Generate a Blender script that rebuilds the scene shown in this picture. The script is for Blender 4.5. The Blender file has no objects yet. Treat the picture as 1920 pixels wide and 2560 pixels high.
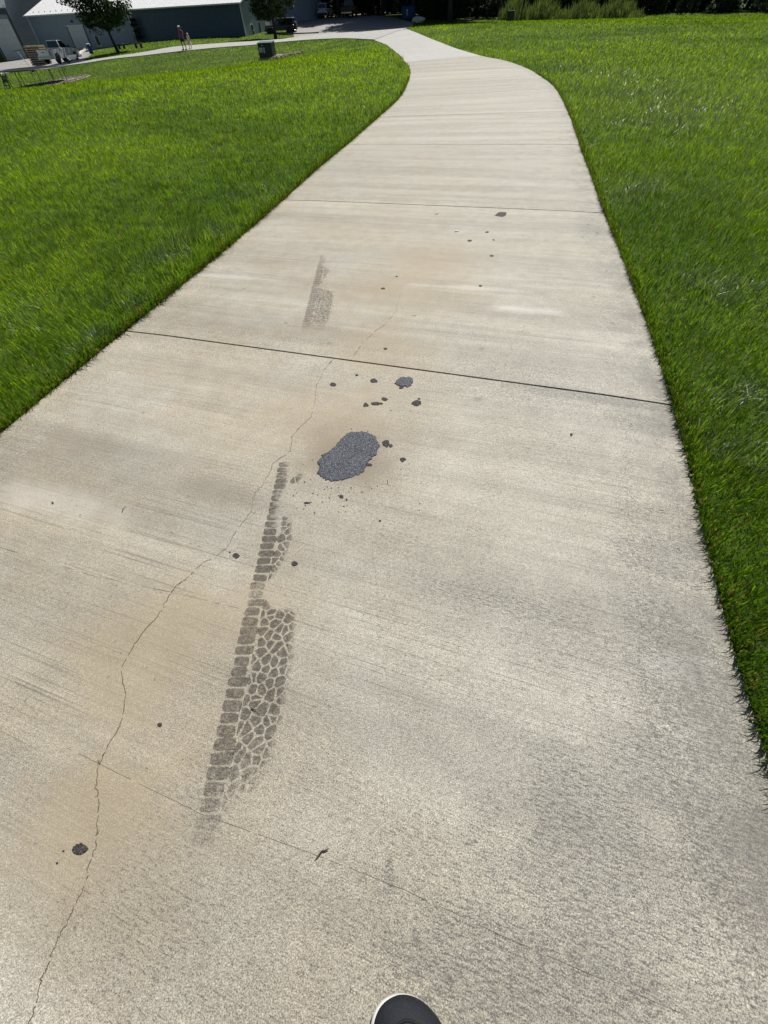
import bpy, math, random
import numpy as np
from mathutils import Vector, Matrix

random.seed(7)
rng = np.random.default_rng(11)
scene = bpy.context.scene
col = scene.collection
R_ = math.radians

# ------------------------------------------------------------------ camera
H = 1.2                       # eye height of the phone above the path
F = 961.0 / 2560.0            # focal length / picture height
ROLL = R_(2.9)
dh = 1240.0
pitch = math.atan(dh * math.cos(ROLL) / 961.0)
nd = 961.0 / math.tan(pitch)
nad = Vector((nd * math.sin(ROLL) / 961.0, -nd * math.cos(ROLL) / 961.0, -1)).normalized()
Zc = -nad
vv = Vector((0, 0, -1))
Yc = (vv - Zc * vv.dot(Zc)).normalized()
Xc = Yc.cross(Zc)
ROT = Matrix((Xc, Yc, Zc))    # camera -> world
cam_data = bpy.data.cameras.new('camera')
cam = bpy.data.objects.new('camera', cam_data)
col.objects.link(cam)
cam_data.sensor_fit = 'VERTICAL'
cam_data.sensor_height = 36.0
cam_data.sensor_width = 27.0
cam_data.lens = 36.0 * F
cam_data.clip_start = 0.05
cam_data.clip_end = 2000
cam.matrix_world = Matrix.Translation((0, 0, H)) @ ROT.to_4x4()
scene.camera = cam

# ------------------------------------------------------------------ light
SUN_EL, SUN_AZ = R_(57), R_(27)
S = Vector((math.sin(SUN_AZ) * math.cos(SUN_EL), math.cos(SUN_AZ) * math.cos(SUN_EL), math.sin(SUN_EL)))
world = bpy.data.worlds.new('World')
scene.world = world
world.use_nodes = True
wn = world.node_tree
wn.nodes.clear()
wo = wn.nodes.new('ShaderNodeOutputWorld')
wb = wn.nodes.new('ShaderNodeBackground')
ws = wn.nodes.new('ShaderNodeTexSky')
ws.sky_type = 'NISHITA'
ws.sun_disc = False
ws.sun_elevation = SUN_EL
ws.sun_rotation = SUN_AZ
wb.inputs['Strength'].default_value = 0.052
wn.links.new(ws.outputs[0], wb.inputs[0])
wn.links.new(wb.outputs[0], wo.inputs[0])
sl = bpy.data.lights.new('sun', 'SUN')
sl.energy = 4.7
sl.angle = R_(0.5)
sl.color = (1.0, 0.95, 0.87)
so = bpy.data.objects.new('sun', sl)
col.objects.link(so)
so.location = S * 60
so.rotation_euler = S.to_track_quat('Z', 'Y').to_euler()
scene.view_settings.view_transform = 'Standard'
scene.view_settings.look = 'None'
scene.view_settings.gamma = 1
scene.view_settings.use_curve_mapping = False
scene.view_settings.exposure = 0.14

# ------------------------------------------------------------------ terrain
def ray(px, py):
    return ROT @ Vector(((px - 960) / 961.0, (1280 - py) / 961.0, -1.0))

def dep(px, py, y):           # surveyed point: sight line and distance -> x, y, z
    d = ray(px, py)
    t = y / d.y
    return Vector((d.x * t, y, H + d.z * t))

CTRL = [(0, 0, 0), (-6, 5, 0), (6, 5, 0), (-14, 8, 0), (14, 8, 0), (0, 15, 0), (-10, 15, 0), (10, 18, 0),
        (3, 25, 0), (-20, 14, -.05), (25, 12, 0), (0, -12, 0), (-30, -5, 0), (30, -5, 0), (15, 30, 0), (28, 32, 0), (-6, 28, -.1)]
for px, py, y in [(668, 148, 50), (460, 126, 67), (280, 145, 71), (90, 216, 53), (165, 158, 78), (75, 157, 90),
                  (936, 100, 50), (1013, 71.6, 61), (1018, 48, 98), (815, 46, 116), (720, 82, 92), (295, 131, 82),
                  (690, 95.5, 88), (344, 107, 95), (612, 94, 88), (1273, 50, 92), (1909, 44, 62), (1600, 46, 75), (1100, 53, 95)]:
    p = dep(px, py, y)
    CTRL.append((p.x, p.y, p.z))
CTRL += [(-120, 100, -1.0), (-60, 160, 0), (0, 200, 2), (90, 150, .6), (120, 40, 0), (-90, 20, -1)]
CT = np.array(CTRL, float)
def phi(r2):
    return 0.5 * r2 * np.log(r2 + 1e-9)
_n = len(CT)
_A = phi(((CT[:, None, :2] - CT[None, :, :2]) ** 2).sum(-1)) + np.eye(_n) * 8.0
_P = np.c_[np.ones(_n), CT[:, :2]]
_M = np.block([[_A, _P], [_P.T, np.zeros((3, 3))]])
_W = np.linalg.solve(_M, np.r_[CT[:, 2], 0, 0, 0])
def ter(x, y):
    x = np.asarray(x, float); y = np.asarray(y, float)
    sh = x.shape
    q = np.c_[x.ravel(), y.ravel()]
    out = np.empty(len(q))
    for i in range(0, len(q), 100000):
        c = q[i:i + 100000]
        d2 = ((c[:, None, :] - CT[None, :, :2]) ** 2).sum(-1)
        out[i:i + 100000] = phi(d2) @ _W[:_n] + _W[_n] + c @ _W[_n + 1:]
    r = np.hypot(q[:, 0], q[:, 1])
    s = np.clip((r - 12) / 22, 0, 1); s = s * s * (3 - 2 * s)
    far = np.clip((r - 150) / 200, 0, 1)
    return (out * s * (1 - far)).reshape(sh)
def tz(x, y):
    return float(ter(np.array([x]), np.array([y]))[0])

_ts = np.concatenate([np.linspace(0.3, 30, 300), np.linspace(30.2, 220, 900)])
def at(px, py):               # where a sight line meets the ground
    d = ray(px, py)
    hx = math.hypot(d.x, d.y)
    t = _ts / hx
    x, y, z = d.x * t, d.y * t, H + d.z * t
    g = z - ter(x, y)
    k = np.argmax(g < 0) if (g < 0).any() else int(np.argmin(g))
    if k > 0 and g[k] < 0:
        a = g[k - 1] / (g[k - 1] - g[k])
        tt = t[k - 1] + (t[k] - t[k - 1]) * a
    else:
        tt = t[k]
    if d.z < 0 and hx * (H / -d.z) < 12 * math.hypot(d.x, d.y):
        tt = min(tt, H / -d.z) if abs(tt * hx) < 12 else tt
    X, Y = d.x * tt, d.y * tt
    return Vector((X, Y, tz(X, Y)))
def flat(px, py):             # the same close by, where the ground is level
    d = ray(px, py)
    t = -H / d.z
    return Vector((d.x * t, d.y * t, 0))

# ------------------------------------------------------------------ helpers
def tag(o, label=None, cat=None, group=None, kind=None):
    if label: o['label'] = label
    if cat: o['category'] = cat
    if group: o['group'] = group
    if kind: o['kind'] = kind
    return o

def empty(name, loc=(0, 0, 0), rz=0, label=None, cat=None, group=None, kind=None):
    o = bpy.data.objects.new(name, None)
    o.empty_display_size = 0.2
    col.objects.link(o)
    o.location = loc
    o.rotation_euler = (0, 0, rz)
    return tag(o, label, cat, group, kind)

class MB:
    def __init__(s): s.v = []; s.f = []
    def add(s, vs, fs):
        b = len(s.v)
        s.v += [tuple(v) for v in vs]
        s.f += [tuple(i + b for i in f) for f in fs]
        return s
    def quad(s, a, b, c, d): return s.add([a, b, c, d], [(0, 1, 2, 3)])
    def box(s, c, d, bev=0.0, rz=0):
        x, y, z = (k / 2 for k in d)
        e = min(bev, x * .9, y * .9, z * .9)
        if e <= 0:
            vs = [(sx * x, sy * y, sz * z) for sz in (-1, 1) for sx, sy in ((-1, -1), (1, -1), (1, 1), (-1, 1))]
            fs = [(3, 2, 1, 0), (4, 5, 6, 7), (0, 1, 5, 4), (1, 2, 6, 5), (2, 3, 7, 6), (3, 0, 4, 7)]
        else:
            vs, fs = [], []
            for zz, k in ((-z, e), (-z + e, 0), (z - e, 0), (z, e)):
                xx, yy = x - k, y - k
                ee = e
                vs += [(-xx + ee, -yy, zz), (xx - ee, -yy, zz), (xx, -yy + ee, zz), (xx, yy - ee, zz), (xx - ee, yy, zz), (-xx + ee, yy, zz), (-xx, yy - ee, zz), (-xx, -yy + ee, zz)]
            for r in range(3):
                for i in range(8):
                    j = (i + 1) % 8
                    fs.append((r * 8 + i, r * 8 + j, r * 8 + 8 + j, r * 8 + 8 + i))
            fs += [tuple(range(7, -1, -1)), tuple(range(24, 32))]
        cs, sn = math.cos(rz), math.sin(rz)
        vs = [(c[0] + a * cs - b * sn, c[1] + a * sn + b * cs, c[2] + h) for a, b, h in vs]
        return s.add(vs, fs)
    def tube(s, pts, rad, n=8, cap=True):
        pts = [Vector(p) for p in pts]
        if not hasattr(rad, '__len__'): rad = [rad] * len(pts)
        vs, fs = [], []
        up = Vector((0.13, 0.21, 1)).normalized()
        for i, p in enumerate(pts):
            t = (pts[min(i + 1, len(pts) - 1)] - pts[max(i - 1, 0)]).normalized()
            u = t.cross(up)
            if u.length < .05: u = t.cross(Vector((1, 0, 0)))
            u.normalize(); w = t.cross(u)
            for k in range(n):
                a = 2 * math.pi * k / n
                vs.append(p + (u * math.cos(a) + w * math.sin(a)) * rad[i])
        for i in range(len(pts) - 1):
            for k in range(n):
                j = (k + 1) % n
                fs.append((i * n + k, i * n + j, i * n + n + j, i * n + n + k))
        if cap:
            fs.append(tuple(range(n - 1, -1, -1)))
            fs.append(tuple(range((len(pts) - 1) * n, len(pts) * n)))
        return s.add(vs, fs)
    def disc(s, c, axis, r, w, n=20):
        c = Vector(c); a = Vector(axis).normalized()
        return s.tube([c - a * w / 2, c + a * w / 2], r, n)
    def lathe(s, c, prof, n=16):
        vs, fs = [], []
        for r, z in prof:
            for k in range(n):
                a = 2 * math.pi * k / n
                vs.append((c[0] + r * math.cos(a), c[1] + r * math.sin(a), c[2] + z))
        for i in range(len(prof) - 1):
            for k in range(n):
                j = (k + 1) % n
                fs.append((i * n + k, i * n + j, i * n + n + j, i * n + n + k))
        fs.append(tuple(range(n - 1, -1, -1))); fs.append(tuple(range((len(prof) - 1) * n, len(prof) * n)))
        return s.add(vs, fs)
    def prism(s, prof, y0, y1, axis='y'):
        n = len(prof)
        if axis == 'y': vs = [(a, y0, b) for a, b in prof] + [(a, y1, b) for a, b in prof]
        elif axis == 'x': vs = [(y0, a, b) for a, b in prof] + [(y1, a, b) for a, b in prof]
        else: vs = [(a, b, y0) for a, b in prof] + [(a, b, y1) for a, b in prof]
        fs = [tuple(range(n)), tuple(range(2 * n - 1, n - 1, -1))]
        for i in range(n):
            j = (i + 1) % n
            fs.append((i, i + n, j + n, j))
        return s.add(vs, fs)
    def blob(s, c, r, n=10, m=7, jit=0, seed=0):
        q = random.Random(seed)
        vs, fs = [], []
        for i in range(m + 1):
            th = math.pi * i / m
            for k in range(n):
                a = 2 * math.pi * k / n
                k_ = 1 + (q.uniform(-jit, jit) if 0 < i < m else 0)
                vs.append((c[0] + r[0] * k_ * math.sin(th) * math.cos(a), c[1] + r[1] * k_ * math.sin(th) * math.sin(a), c[2] + r[2] * k_ * math.cos(th)))
        for i in range(m):
            for k in range(n):
                j = (k + 1) % n
                fs.append((i * n + k, i * n + n + k, i * n + n + j, i * n + j))
        return s.add(vs, fs)
    def build(s, name, mat, parent=None, smooth=False, label=None):
        me = bpy.data.meshes.new(name)
        me.from_pydata(s.v, [], s.f)
        me.validate(); me.update()
        if smooth: me.polygons.foreach_set('use_smooth', [True] * len(me.polygons))
        if mat: me.materials.append(mat)
        o = bpy.data.objects.new(name, me)
        col.objects.link(o)
        if parent: o.parent = parent
        if label: o['label'] = label
        return o

def copy_tree(o, parent=None):
    c = o.copy()
    col.objects.link(c)
    if parent: c.parent = parent
    for ch in list(o.children): copy_tree(ch, c)
    return c

# ------------------------------------------------------------------ materials
class NT:
    def __init__(s, name):
        s.m = bpy.data.materials.new(name); s.m.use_nodes = True
        s.t = s.m.node_tree; s.t.nodes.clear()
        s.out = s.t.nodes.new('ShaderNodeOutputMaterial')
    def n(s, typ, **kw):
        nd_ = s.t.nodes.new(typ)
        for k, v in kw.items():
            if k in nd_.inputs:
                s.set(nd_.inputs[k], v)
            else: setattr(nd_, k, v)
        return nd_
    def set(s, sock, v):
        if isinstance(v, bpy.types.NodeSocket): s.t.links.new(v, sock)
        else:
            if sock.type == 'RGBA' and len(v) == 3: v = (*v, 1)
            sock.default_value = v
    def math(s, op, a, b=None, c=None, clamp=False):
        m = s.t.nodes.new('ShaderNodeMath'); m.operation = op; m.use_clamp = clamp
        for i, v in enumerate((a, b, c)):
            if v is not None: s.set(m.inputs[i], v)
        return m.outputs[0]
    def mix(s, fac, a, b, mode='MIX'):
        m = s.t.nodes.new('ShaderNodeMix'); m.data_type = 'RGBA'; m.blend_type = mode
        s.set(m.inputs[0], fac); s.set(m.inputs[6], a); s.set(m.inputs[7], b)
        return m.outputs[2]
    def noise(s, vec, scale, detail=2, rough=.5, dim='3D'):
        n_ = s.t.nodes.new('ShaderNodeTexNoise'); n_.noise_dimensions = dim
        if vec is not None: s.t.links.new(vec, n_.inputs['Vector'])
        n_.inputs['Scale'].default_value = scale; n_.inputs['Detail'].default_value = detail; n_.inputs['Roughness'].default_value = rough
        return n_.outputs[0]
    def ramp(s, v, a, b, lo=0.0, hi=1.0):
        m = s.t.nodes.new('ShaderNodeMapRange'); m.interpolation_type = 'SMOOTHSTEP'
        s.set(m.inputs[0], v)
        for i, k in enumerate((a, b, lo, hi)): m.inputs[i + 1].default_value = k
        return m.outputs[0]
    def vmul(s, vec, sc):
        m = s.t.nodes.new('ShaderNodeMapping'); m.inputs['Scale'].default_value = sc
        s.t.links.new(vec, m.inputs[0]); return m.outputs[0]
    def bump(s, h, strength=.3, dist=.01):
        b = s.t.nodes.new('ShaderNodeBump'); b.inputs['Strength'].default_value = strength; b.inputs['Distance'].default_value = dist
        s.t.links.new(h, b.inputs['Height']); return b.outputs[0]
    def principled(s, color, rough=.6, normal=None, metal=0, spec=.5):
        p = s.t.nodes.new('ShaderNodeBsdfPrincipled')
        s.set(p.inputs['Base Color'], color); s.set(p.inputs['Roughness'], rough); s.set(p.inputs['Metallic'], metal)
        s.set(p.inputs['Specular IOR Level'], spec)
        if normal: s.t.links.new(normal, p.inputs['Normal'])
        s.t.links.new(p.outputs[0], s.out.inputs[0]); return p

def plain(name, c, rough=.6, metal=0, var=.15, scale=8, bump=.0, spec=.5):
    t = NT(name)
    co = t.n('ShaderNodeTexCoord').outputs['Object']
    nz = t.noise(co, scale, 4, .6)
    f = t.ramp(nz, .3, .7, 1 - var, 1 + var)
    cc = t.mix(1.0, c, t.n('ShaderNodeCombineColor', Red=f, Green=f, Blue=f).outputs[0], 'MULTIPLY')
    t.principled(cc, rough, t.bump(nz, bump, .01) if bump else None, metal, spec)
    return t.m

M = {}
def concrete(name, base, detail=True):
    t = NT(name)
    geo = t.n('ShaderNodeNewGeometry')
    P = geo.outputs['Position']
    uvn = t.n('ShaderNodeUVMap'); uvn.uv_map = 'UVMap'
    UV = uvn.outputs[0]
    sx = t.n('ShaderNodeSeparateXYZ'); t.set(sx.inputs[0], UV)
    U, V = sx.outputs[0], sx.outputs[1]
    rnd = t.n('ShaderNodeObjectInfo').outputs['Random']
    big = t.noise(P, .9, 3, .55)
    mid = t.noise(P, 5, 4, .6)
    grain = t.noise(P, 330, 3, .8)
    grain2 = t.noise(P, 95, 3, .75)
    # broom strokes run across the path
    broom = t.noise(t.vmul(UV, (1.3, 70, 1)), 1, 3, .65)
    band = t.noise(t.vmul(UV, (.20, 3.0, 1)), 1, 5, .66)
    fine = t.noise(t.vmul(UV, (.5, 16, 1)), 1, 3, .6)
    c = base
    warm = t.math('MULTIPLY', t.ramp(U, -.5, -1.6), t.ramp(t.noise(P, 1.6, 5, .65), .34, .62))
    warm = t.math('MULTIPLY', warm, t.ramp(V, 15.0, 8.0, .25, 1))
    c = t.mix(t.math('MULTIPLY', warm, .55 if detail else 0.0), c, (.335, .275, .19))
    c = t.mix(t.ramp(big, .38, .66, 0, .40), c, (base[0] * .98, base[1] * .93, base[2] * .83))
    c = t.mix(t.ramp(mid, .38, .70, 0, .28), c, (base[0] * .72, base[1] * .70, base[2] * .66))
    def mul(c, v):
        return t.mix(1.0, c, t.n('ShaderNodeCombineColor', Red=v, Green=v, Blue=v).outputs[0], 'MULTIPLY')
    zone = t.ramp(t.noise(t.vmul(UV, (.4, 1.5, 1)), 1, 3, .6), .34, .60, .12, 1)
    lines = t.noise(t.vmul(UV, (1.3, 175, 1)), 1, 2, .6)
    lines2 = t.noise(t.vmul(UV, (.7, 90, 1)), 1, 3, .7)
    c = mul(c, t.ramp(band, .32, .70, .85, 1.13))
    c = mul(c, t.ramp(fine, .3, .7, .96, 1.04))
    dk_ = t.math('MULTIPLY', t.math('MULTIPLY', t.ramp(lines, .44, .33), zone), .36)
    lt_ = t.math('MULTIPLY', t.math('MULTIPLY', t.ramp(lines2, .60, .70), zone), .26)
    c = mul(c, t.math('ADD', t.math('SUBTRACT', 1.0, dk_), lt_))
    c = mul(c, t.ramp(t.noise(P, 11, 6, .74), .3, .72, .91, 1.07))
    c = mul(c, t.ramp(t.noise(P, 90, 3, .7), .34, .46, .80, 1.0))
    c = mul(c, t.ramp(grain, .3, .7, .36, 1.64))
    c = mul(c, t.ramp(grain2, .3, .72, .82, 1.14))
    c = mul(c, t.math('MULTIPLY_ADD', rnd, .10, .95))
    if detail:
        # soft stains that have their own place and outline on the slabs
        def blob(x, y, rx, ry, amt, colr, c, ang=0):
            m = t.t.nodes.new('ShaderNodeMapping'); m.vector_type = 'TEXTURE'
            m.inputs['Location'].default_value = (x, y, 0); m.inputs['Rotation'].default_value = (0, 0, ang)
            m.inputs['Scale'].default_value = (rx, ry, 1000)
            t.t.links.new(P, m.inputs[0])
            ln = t.n('ShaderNodeVectorMath', operation='LENGTH'); t.t.links.new(m.outputs[0], ln.inputs[0])
            d = t.math('ADD', ln.outputs['Value'], t.math('MULTIPLY_ADD', t.math('ADD', mid, t.math('MULTIPLY', grain2, .5)), 1.3, -.98))
            return t.mix(t.ramp(d, 1.05, .15, 0, amt), c, colr)
        zero = t.math('MULTIPLY', mid, 0.0)
        dgm = zero
        for x, y, rx, ry, a, k, ang in STAINS:
            if k[0] == .15:
                w_ = t.n('ShaderNodeSeparateColor'); t.set(w_.inputs[0], blob(x, y, rx, ry, a, (1, 1, 1), (0, 0, 0), ang))
                dgm = t.math('MAXIMUM', dgm, w_.outputs[0])
            else: c = blob(x, y, rx, ry, a, k, c, ang)
        # mildew specks gather along the right-hand edge
        edge = t.math('MULTIPLY', t.math('MULTIPLY', t.ramp(U, -2.1, -.45), t.ramp(V, 11.0, 5.5, .35, 1)), t.ramp(t.noise(P, 1.9, 4, .65), .36, .60, .12, 1))
        edge = t.math('MINIMUM', t.math('ADD', t.math('MULTIPLY', edge, .75), t.math('MULTIPLY', dgm, 1.5)), 1.0)
        sp = t.noise(P, 290, 4, .85)
        sp2 = t.noise(t.vmul(UV, (45, 190, 1)), 1, 3, .7)
        spv = t.math('ADD', t.math('MULTIPLY', sp, .62), t.math('MULTIPLY', sp2, .38))
        spk = t.math('MULTIPLY', t.ramp(t.math('ADD', spv, t.math('MULTIPLY', edge, .066)), .562, .605), t.ramp(edge, .0, .3))
        c = t.mix(t.math('MULTIPLY', spk, .80), c, (.060, .058, .058))
        c = t.mix(t.math('MULTIPLY', dgm, .22), c, (.16, .157, .15))
        edge2 = t.ramp(U, -.34, -.02)
        c = t.mix(t.math('MULTIPLY', t.math('MULTIPLY', edge2, t.ramp(t.noise(P, 4.0, 4, .7), .38, .7)), .6), c, (.13, .12, .115))
        # scattered small pits
        pits = t.ramp(t.noise(P, 55, 2, .5), .69, .74)
        c = t.mix(t.math('MULTIPLY', pits, .55), c, (.11, .10, .085))
    h = t.math('ADD', t.math('MULTIPLY', grain, .6), t.math('MULTIPLY', broom, .8))
    t.principled(c, .66, t.bump(h, .35, .004), 0, .5)
    return t.m

def simple_stains():
    out = []
    br = (.33, .27, .175); dk = (.155, .132, .10); wh = (.62, .60, .56); dg = (.15, .143, .135)
    def s(px, py, rx, ry, a, k, ang=0):
        p = flat(px, py); out.append((p.x, p.y, rx, ry, a, k, ang))
    s(870, 1135, .25, .23, .85, dk); s(870, 1130, .45, .38, .5, dk); s(840, 1060, .55, .45, .45, br)
    s(560, 1230, .32, .10, .40, dk, -.35); s(350, 1640, .30, .45, .50, br); s(640, 1530, .35, .2, .35, br)
    s(300, 2150, .4, .3, .42, br); s(150, 2050, .3, .2, .35, br); s(520, 1990, .12, .16, .3, dg); s(380, 2330, .35, .22, .35, dg)
    s(1010, 720, .75, .65, .45, br); s(1100, 640, .6, .5, .35, br); s(960, 880, .45, .4, .40, br)
    s(1320, 775, .32, .07, .55, wh, -.3); s(1180, 720, .55, .05, .4, wh, -.25); s(1680, 1660, .11, .06, .45, wh); s(560, 690, .5, .05, .35, wh, -.3)
    s(1690, 1400, .26, .12, .95, dg, -.25); s(1560, 1005, .55, .05, .95, dg, -.30); s(1640, 1060, .3, .12, .45, dg, -.3); s(1480, 985, .5, .03, .6, dg, -.30); s(1690, 1390, .22, .12, .55, dg, -.2); s(1450, 985, .3, .05, .4, dg, -.33)
    s(1230, 1500, .45, .06, .35, dg, -.33); s(1700, 1900, .3, .2, .5, dg); s(1450, 2100, .3, .25, .45, dg); s(1800, 2000, .2, .3, .5, dg); s(1720, 1420, .10, .07, .6, dg); s(1620, 1560, .16, .10, .5, dg); s(1790, 1840, .06, .05, .7, dg)
    s(1560, 700, .5, .12, .4, dg, 1.2); s(1480, 560, .6, .18, .4, dg, 1.2); s(250, 1120, .5, .12, .3, dk, -.35); s(1205, 872, .03, .025, .5, dk); s(1195, 998, .04, .03, .5, dk); s(972, 2190, .02, .05, .5, dg)
    s(1450, 2180, .16, .30, .8, dg, .2); s(1740, 1700, .22, .34, .8, dg, .3); s(1820, 2050, .12, .3, .9, dg, .2); s(1250, 2480, .3, .16, .5, dg); s(1480, 2380, .2, .14, .5, dg); s(120, 1250, .5, .1, .3, wh, -.34)
    return out
STAINS = simple_stains()
M['concrete'] = concrete('concrete', (.393, .376, .322))
M['concrete_new'] = concrete('concrete_new', (.435, .435, .418), False)
M['lot'] = concrete('lot_paving', (.34, .33, .32), False)
M['joint_dirt'] = plain('joint_dirt', (.02, .018, .016), .95)
M['crack'] = plain('crack_dirt', (.085, .072, .056), .95, var=.4, scale=60)
M['crack_pale'] = plain('crack_pale_dirt', (.13, .11, .085), .95, var=.4, scale=60)
M['score'] = plain('score_dirt', (.20, .18, .15), .95, var=.3, scale=60)
M['soil'] = plain('soil', (.05, .04, .028), .95, var=.3, scale=30, bump=.5)

def lawn_mat():
    t = NT('lawn_base')
    P = t.n('ShaderNodeNewGeometry').outputs['Position']
    a = t.noise(P, .35, 4, .6); b = t.noise(P, 3, 4, .65); c3 = t.noise(P, 22, 3, .7)
    c = t.mix(t.ramp(a, .35, .65), (.035, .075, .005), (.070, .115, .006))
    c = t.mix(t.ramp(b, .4, .7, 0, .6), c, (.022, .040, .007))
    c = t.mix(t.ramp(c3, .45, .7, 0, .5), c, (.075, .12, .015))
    t.principled(c, .9, t.bump(c3, .6, .05), 0, .2)
    return t.m
M['lawn'] = lawn_mat()

def leafy(name, attr=True, tr=.45, gloss=.05, gr=.35, base=(.06, .12, .02), tmul=1.6):
    t = NT(name)
    if attr:
        an = t.n('ShaderNodeAttribute'); an.attribute_name = 'tint'
        c = an.outputs['Color']; al = an.outputs['Alpha']
    else:
        P = t.n('ShaderNodeNewGeometry').outputs['Position']
        k = t.ramp(t.noise(P, 1.5, 3, .6), .3, .7, .6, 1.4)
        c = t.mix(1.0, base, t.n('ShaderNodeCombineColor', Red=k, Green=k, Blue=k).outputs[0], 'MULTIPLY'); al = None
    d = t.n('ShaderNodeBsdfDiffuse', Color=c)
    tc = t.mix(1.0, c, (tmul * 1.1, tmul, tmul * .4), 'MULTIPLY')
    tl = t.n('ShaderNodeBsdfTranslucent', Color=tc)
    m1 = t.n('ShaderNodeMixShader', Fac=tr)
    t.t.links.new(d.outputs[0], m1.inputs[1]); t.t.links.new(tl.outputs[0], m1.inputs[2])
    g = t.n('ShaderNodeBsdfGlossy', Roughness=gr, Color=(1, 1, 1))
    m2 = t.n('ShaderNodeMixShader')
    t.set(m2.inputs[0], t.math('MULTIPLY', al, gloss) if al is not None else gloss)
    t.t.links.new(m1.outputs[0], m2.inputs[1]); t.t.links.new(g.outputs[0], m2.inputs[2])
    t.t.links.new(m2.outputs[0], t.out.inputs[0])
    return t.m
M['grass'] = leafy('grass_blades', True, .55, .014, .42, tmul=2.5)
M['leaf'] = leafy('tree_leaf', False, .35, .03, .45, (.035, .065, .018), 1.2)
M['leaf_dark'] = leafy('dark_leaf', False, .2, .02, .5, (.016, .028, .012), 1.0)
M['leaf_mid'] = leafy('mid_leaf', False, .25, .03, .45, (.028, .048, .016), 1.0)
M['reed'] = leafy('reed_leaf', False, .4, .03, .5, (.10, .15, .065), 1.4)
M['bark'] = plain('bark', (.06, .045, .035), .95, var=.35, scale=14, bump=.6)
M['white_paint'] = plain('white_paint', (.78, .78, .77), .3, var=.04)
M['black_paint'] = plain('black_paint', (.012, .013, .015), .25, var=.1)
M['dark_glass'] = plain('dark_glass', (.01, .012, .015), .06, var=.05, spec=.8)
M['rubber'] = plain('rubber', (.02, .02, .02), .85)
M['chrome'] = plain('chrome', (.6, .6, .6), .25, 1, .05)
M['black_plastic'] = plain('black_plastic', (.02, .02, .022), .6)
M['red_lens'] = plain('red_lens', (.3, .02, .015), .2)
M['clear_lens'] = plain('clear_lens', (.6, .6, .58), .12)
M['orange_lens'] = plain('orange_lens', (.5, .16, .02), .2)
M['siding_light'] = plain('siding_light', (.25, .31, .37), .45, var=.06, scale=2)
M['siding_dark'] = plain('siding_dark', (.05, .088, .145), .45, var=.08, scale=2)
M['siding_end_lit'] = plain('siding_end_lit', (.38, .45, .56), .45, var=.06, scale=2)  # brighter light on the end wall painted in as a lighter siding
M['siding_shaded'] = plain('siding_shaded', (.045, .07, .095), .5, var=.1, scale=2)  # deep shade of the garage end wall put into the siding colour
M['roof_white'] = plain('roof_white', (.74, .75, .76), .45, var=.05, scale=3)
M['roof_grey'] = plain('roof_grey', (.22, .25, .27), .5, var=.08, scale=3)
M['trim_white'] = plain('trim_white', (.66, .68, .70), .45, var=.05)
M['trim_dark'] = plain('trim_dark', (.03, .05, .055), .5)
M['door_white'] = plain('door_white', (.55, .57, .59), .45, var=.05, scale=3)
M['green_box'] = plain('green_box', (.010, .022, .018), .42, var=.15, scale=6)
M['green_lit'] = plain('green_box_lit', (.10, .15, .13), .5, var=.2, scale=6)  # sunlit top put into the colour: lighter copy of the cabinet green
M['sticker'] = plain('sticker', (.42, .44, .44), .5, var=.25, scale=30)
M['stone'] = plain('stone', (.40, .36, .30), .9, var=.25, scale=9, bump=.5)
M['pale_stone'] = plain('pale_stone', (.6, .58, .54), .85, var=.15, scale=9, bump=.5)
M['gravel'] = plain('gravel_stone', (.27, .235, .18), .9, var=.45, scale=7, bump=.8)
M['steel'] = plain('galvanised_steel', (.22, .23, .24), .4, .6, .15)
M['mat'] = plain('jump_mat', (.02, .022, .024), .9, spec=.1)
M['pad'] = plain('spring_pad', (.075, .11, .13), .5, var=.12)
M['ladder'] = plain('ladder_panel', (.20, .17, .14), .7)
M['lumber'] = plain('lumber', (.34, .26, .18), .85, var=.2, scale=5)
M['lumber_grey'] = plain('weathered_lumber', (.24, .20, .16), .9, var=.25, scale=5)
M['blue'] = plain('dumpster_blue', (.012, .035, .12), .5, var=.15)
M['skin'] = plain('skin', (.42, .24, .17), .55, var=.05)
M['shirt_pink'] = plain('pink_cloth', (.30, .075, .13), .9, var=.1)
M['shorts_dark'] = plain('dark_cloth', (.06, .035, .06), .9, var=.1)
M['dress'] = plain('pale_cloth', (.58, .52, .42), .9, var=.1)
M['hair_blonde'] = plain('blonde_hair', (.50, .40, .24), .6, var=.2)
M['hair_brown'] = plain('brown_hair', (.06, .035, .022), .6, var=.2)
M['cap'] = plain('white_cloth', (.72, .70, .66), .8, var=.05)
M['twig'] = plain('twig_bark', (.07, .045, .03), .9, var=.3, scale=50)

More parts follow.
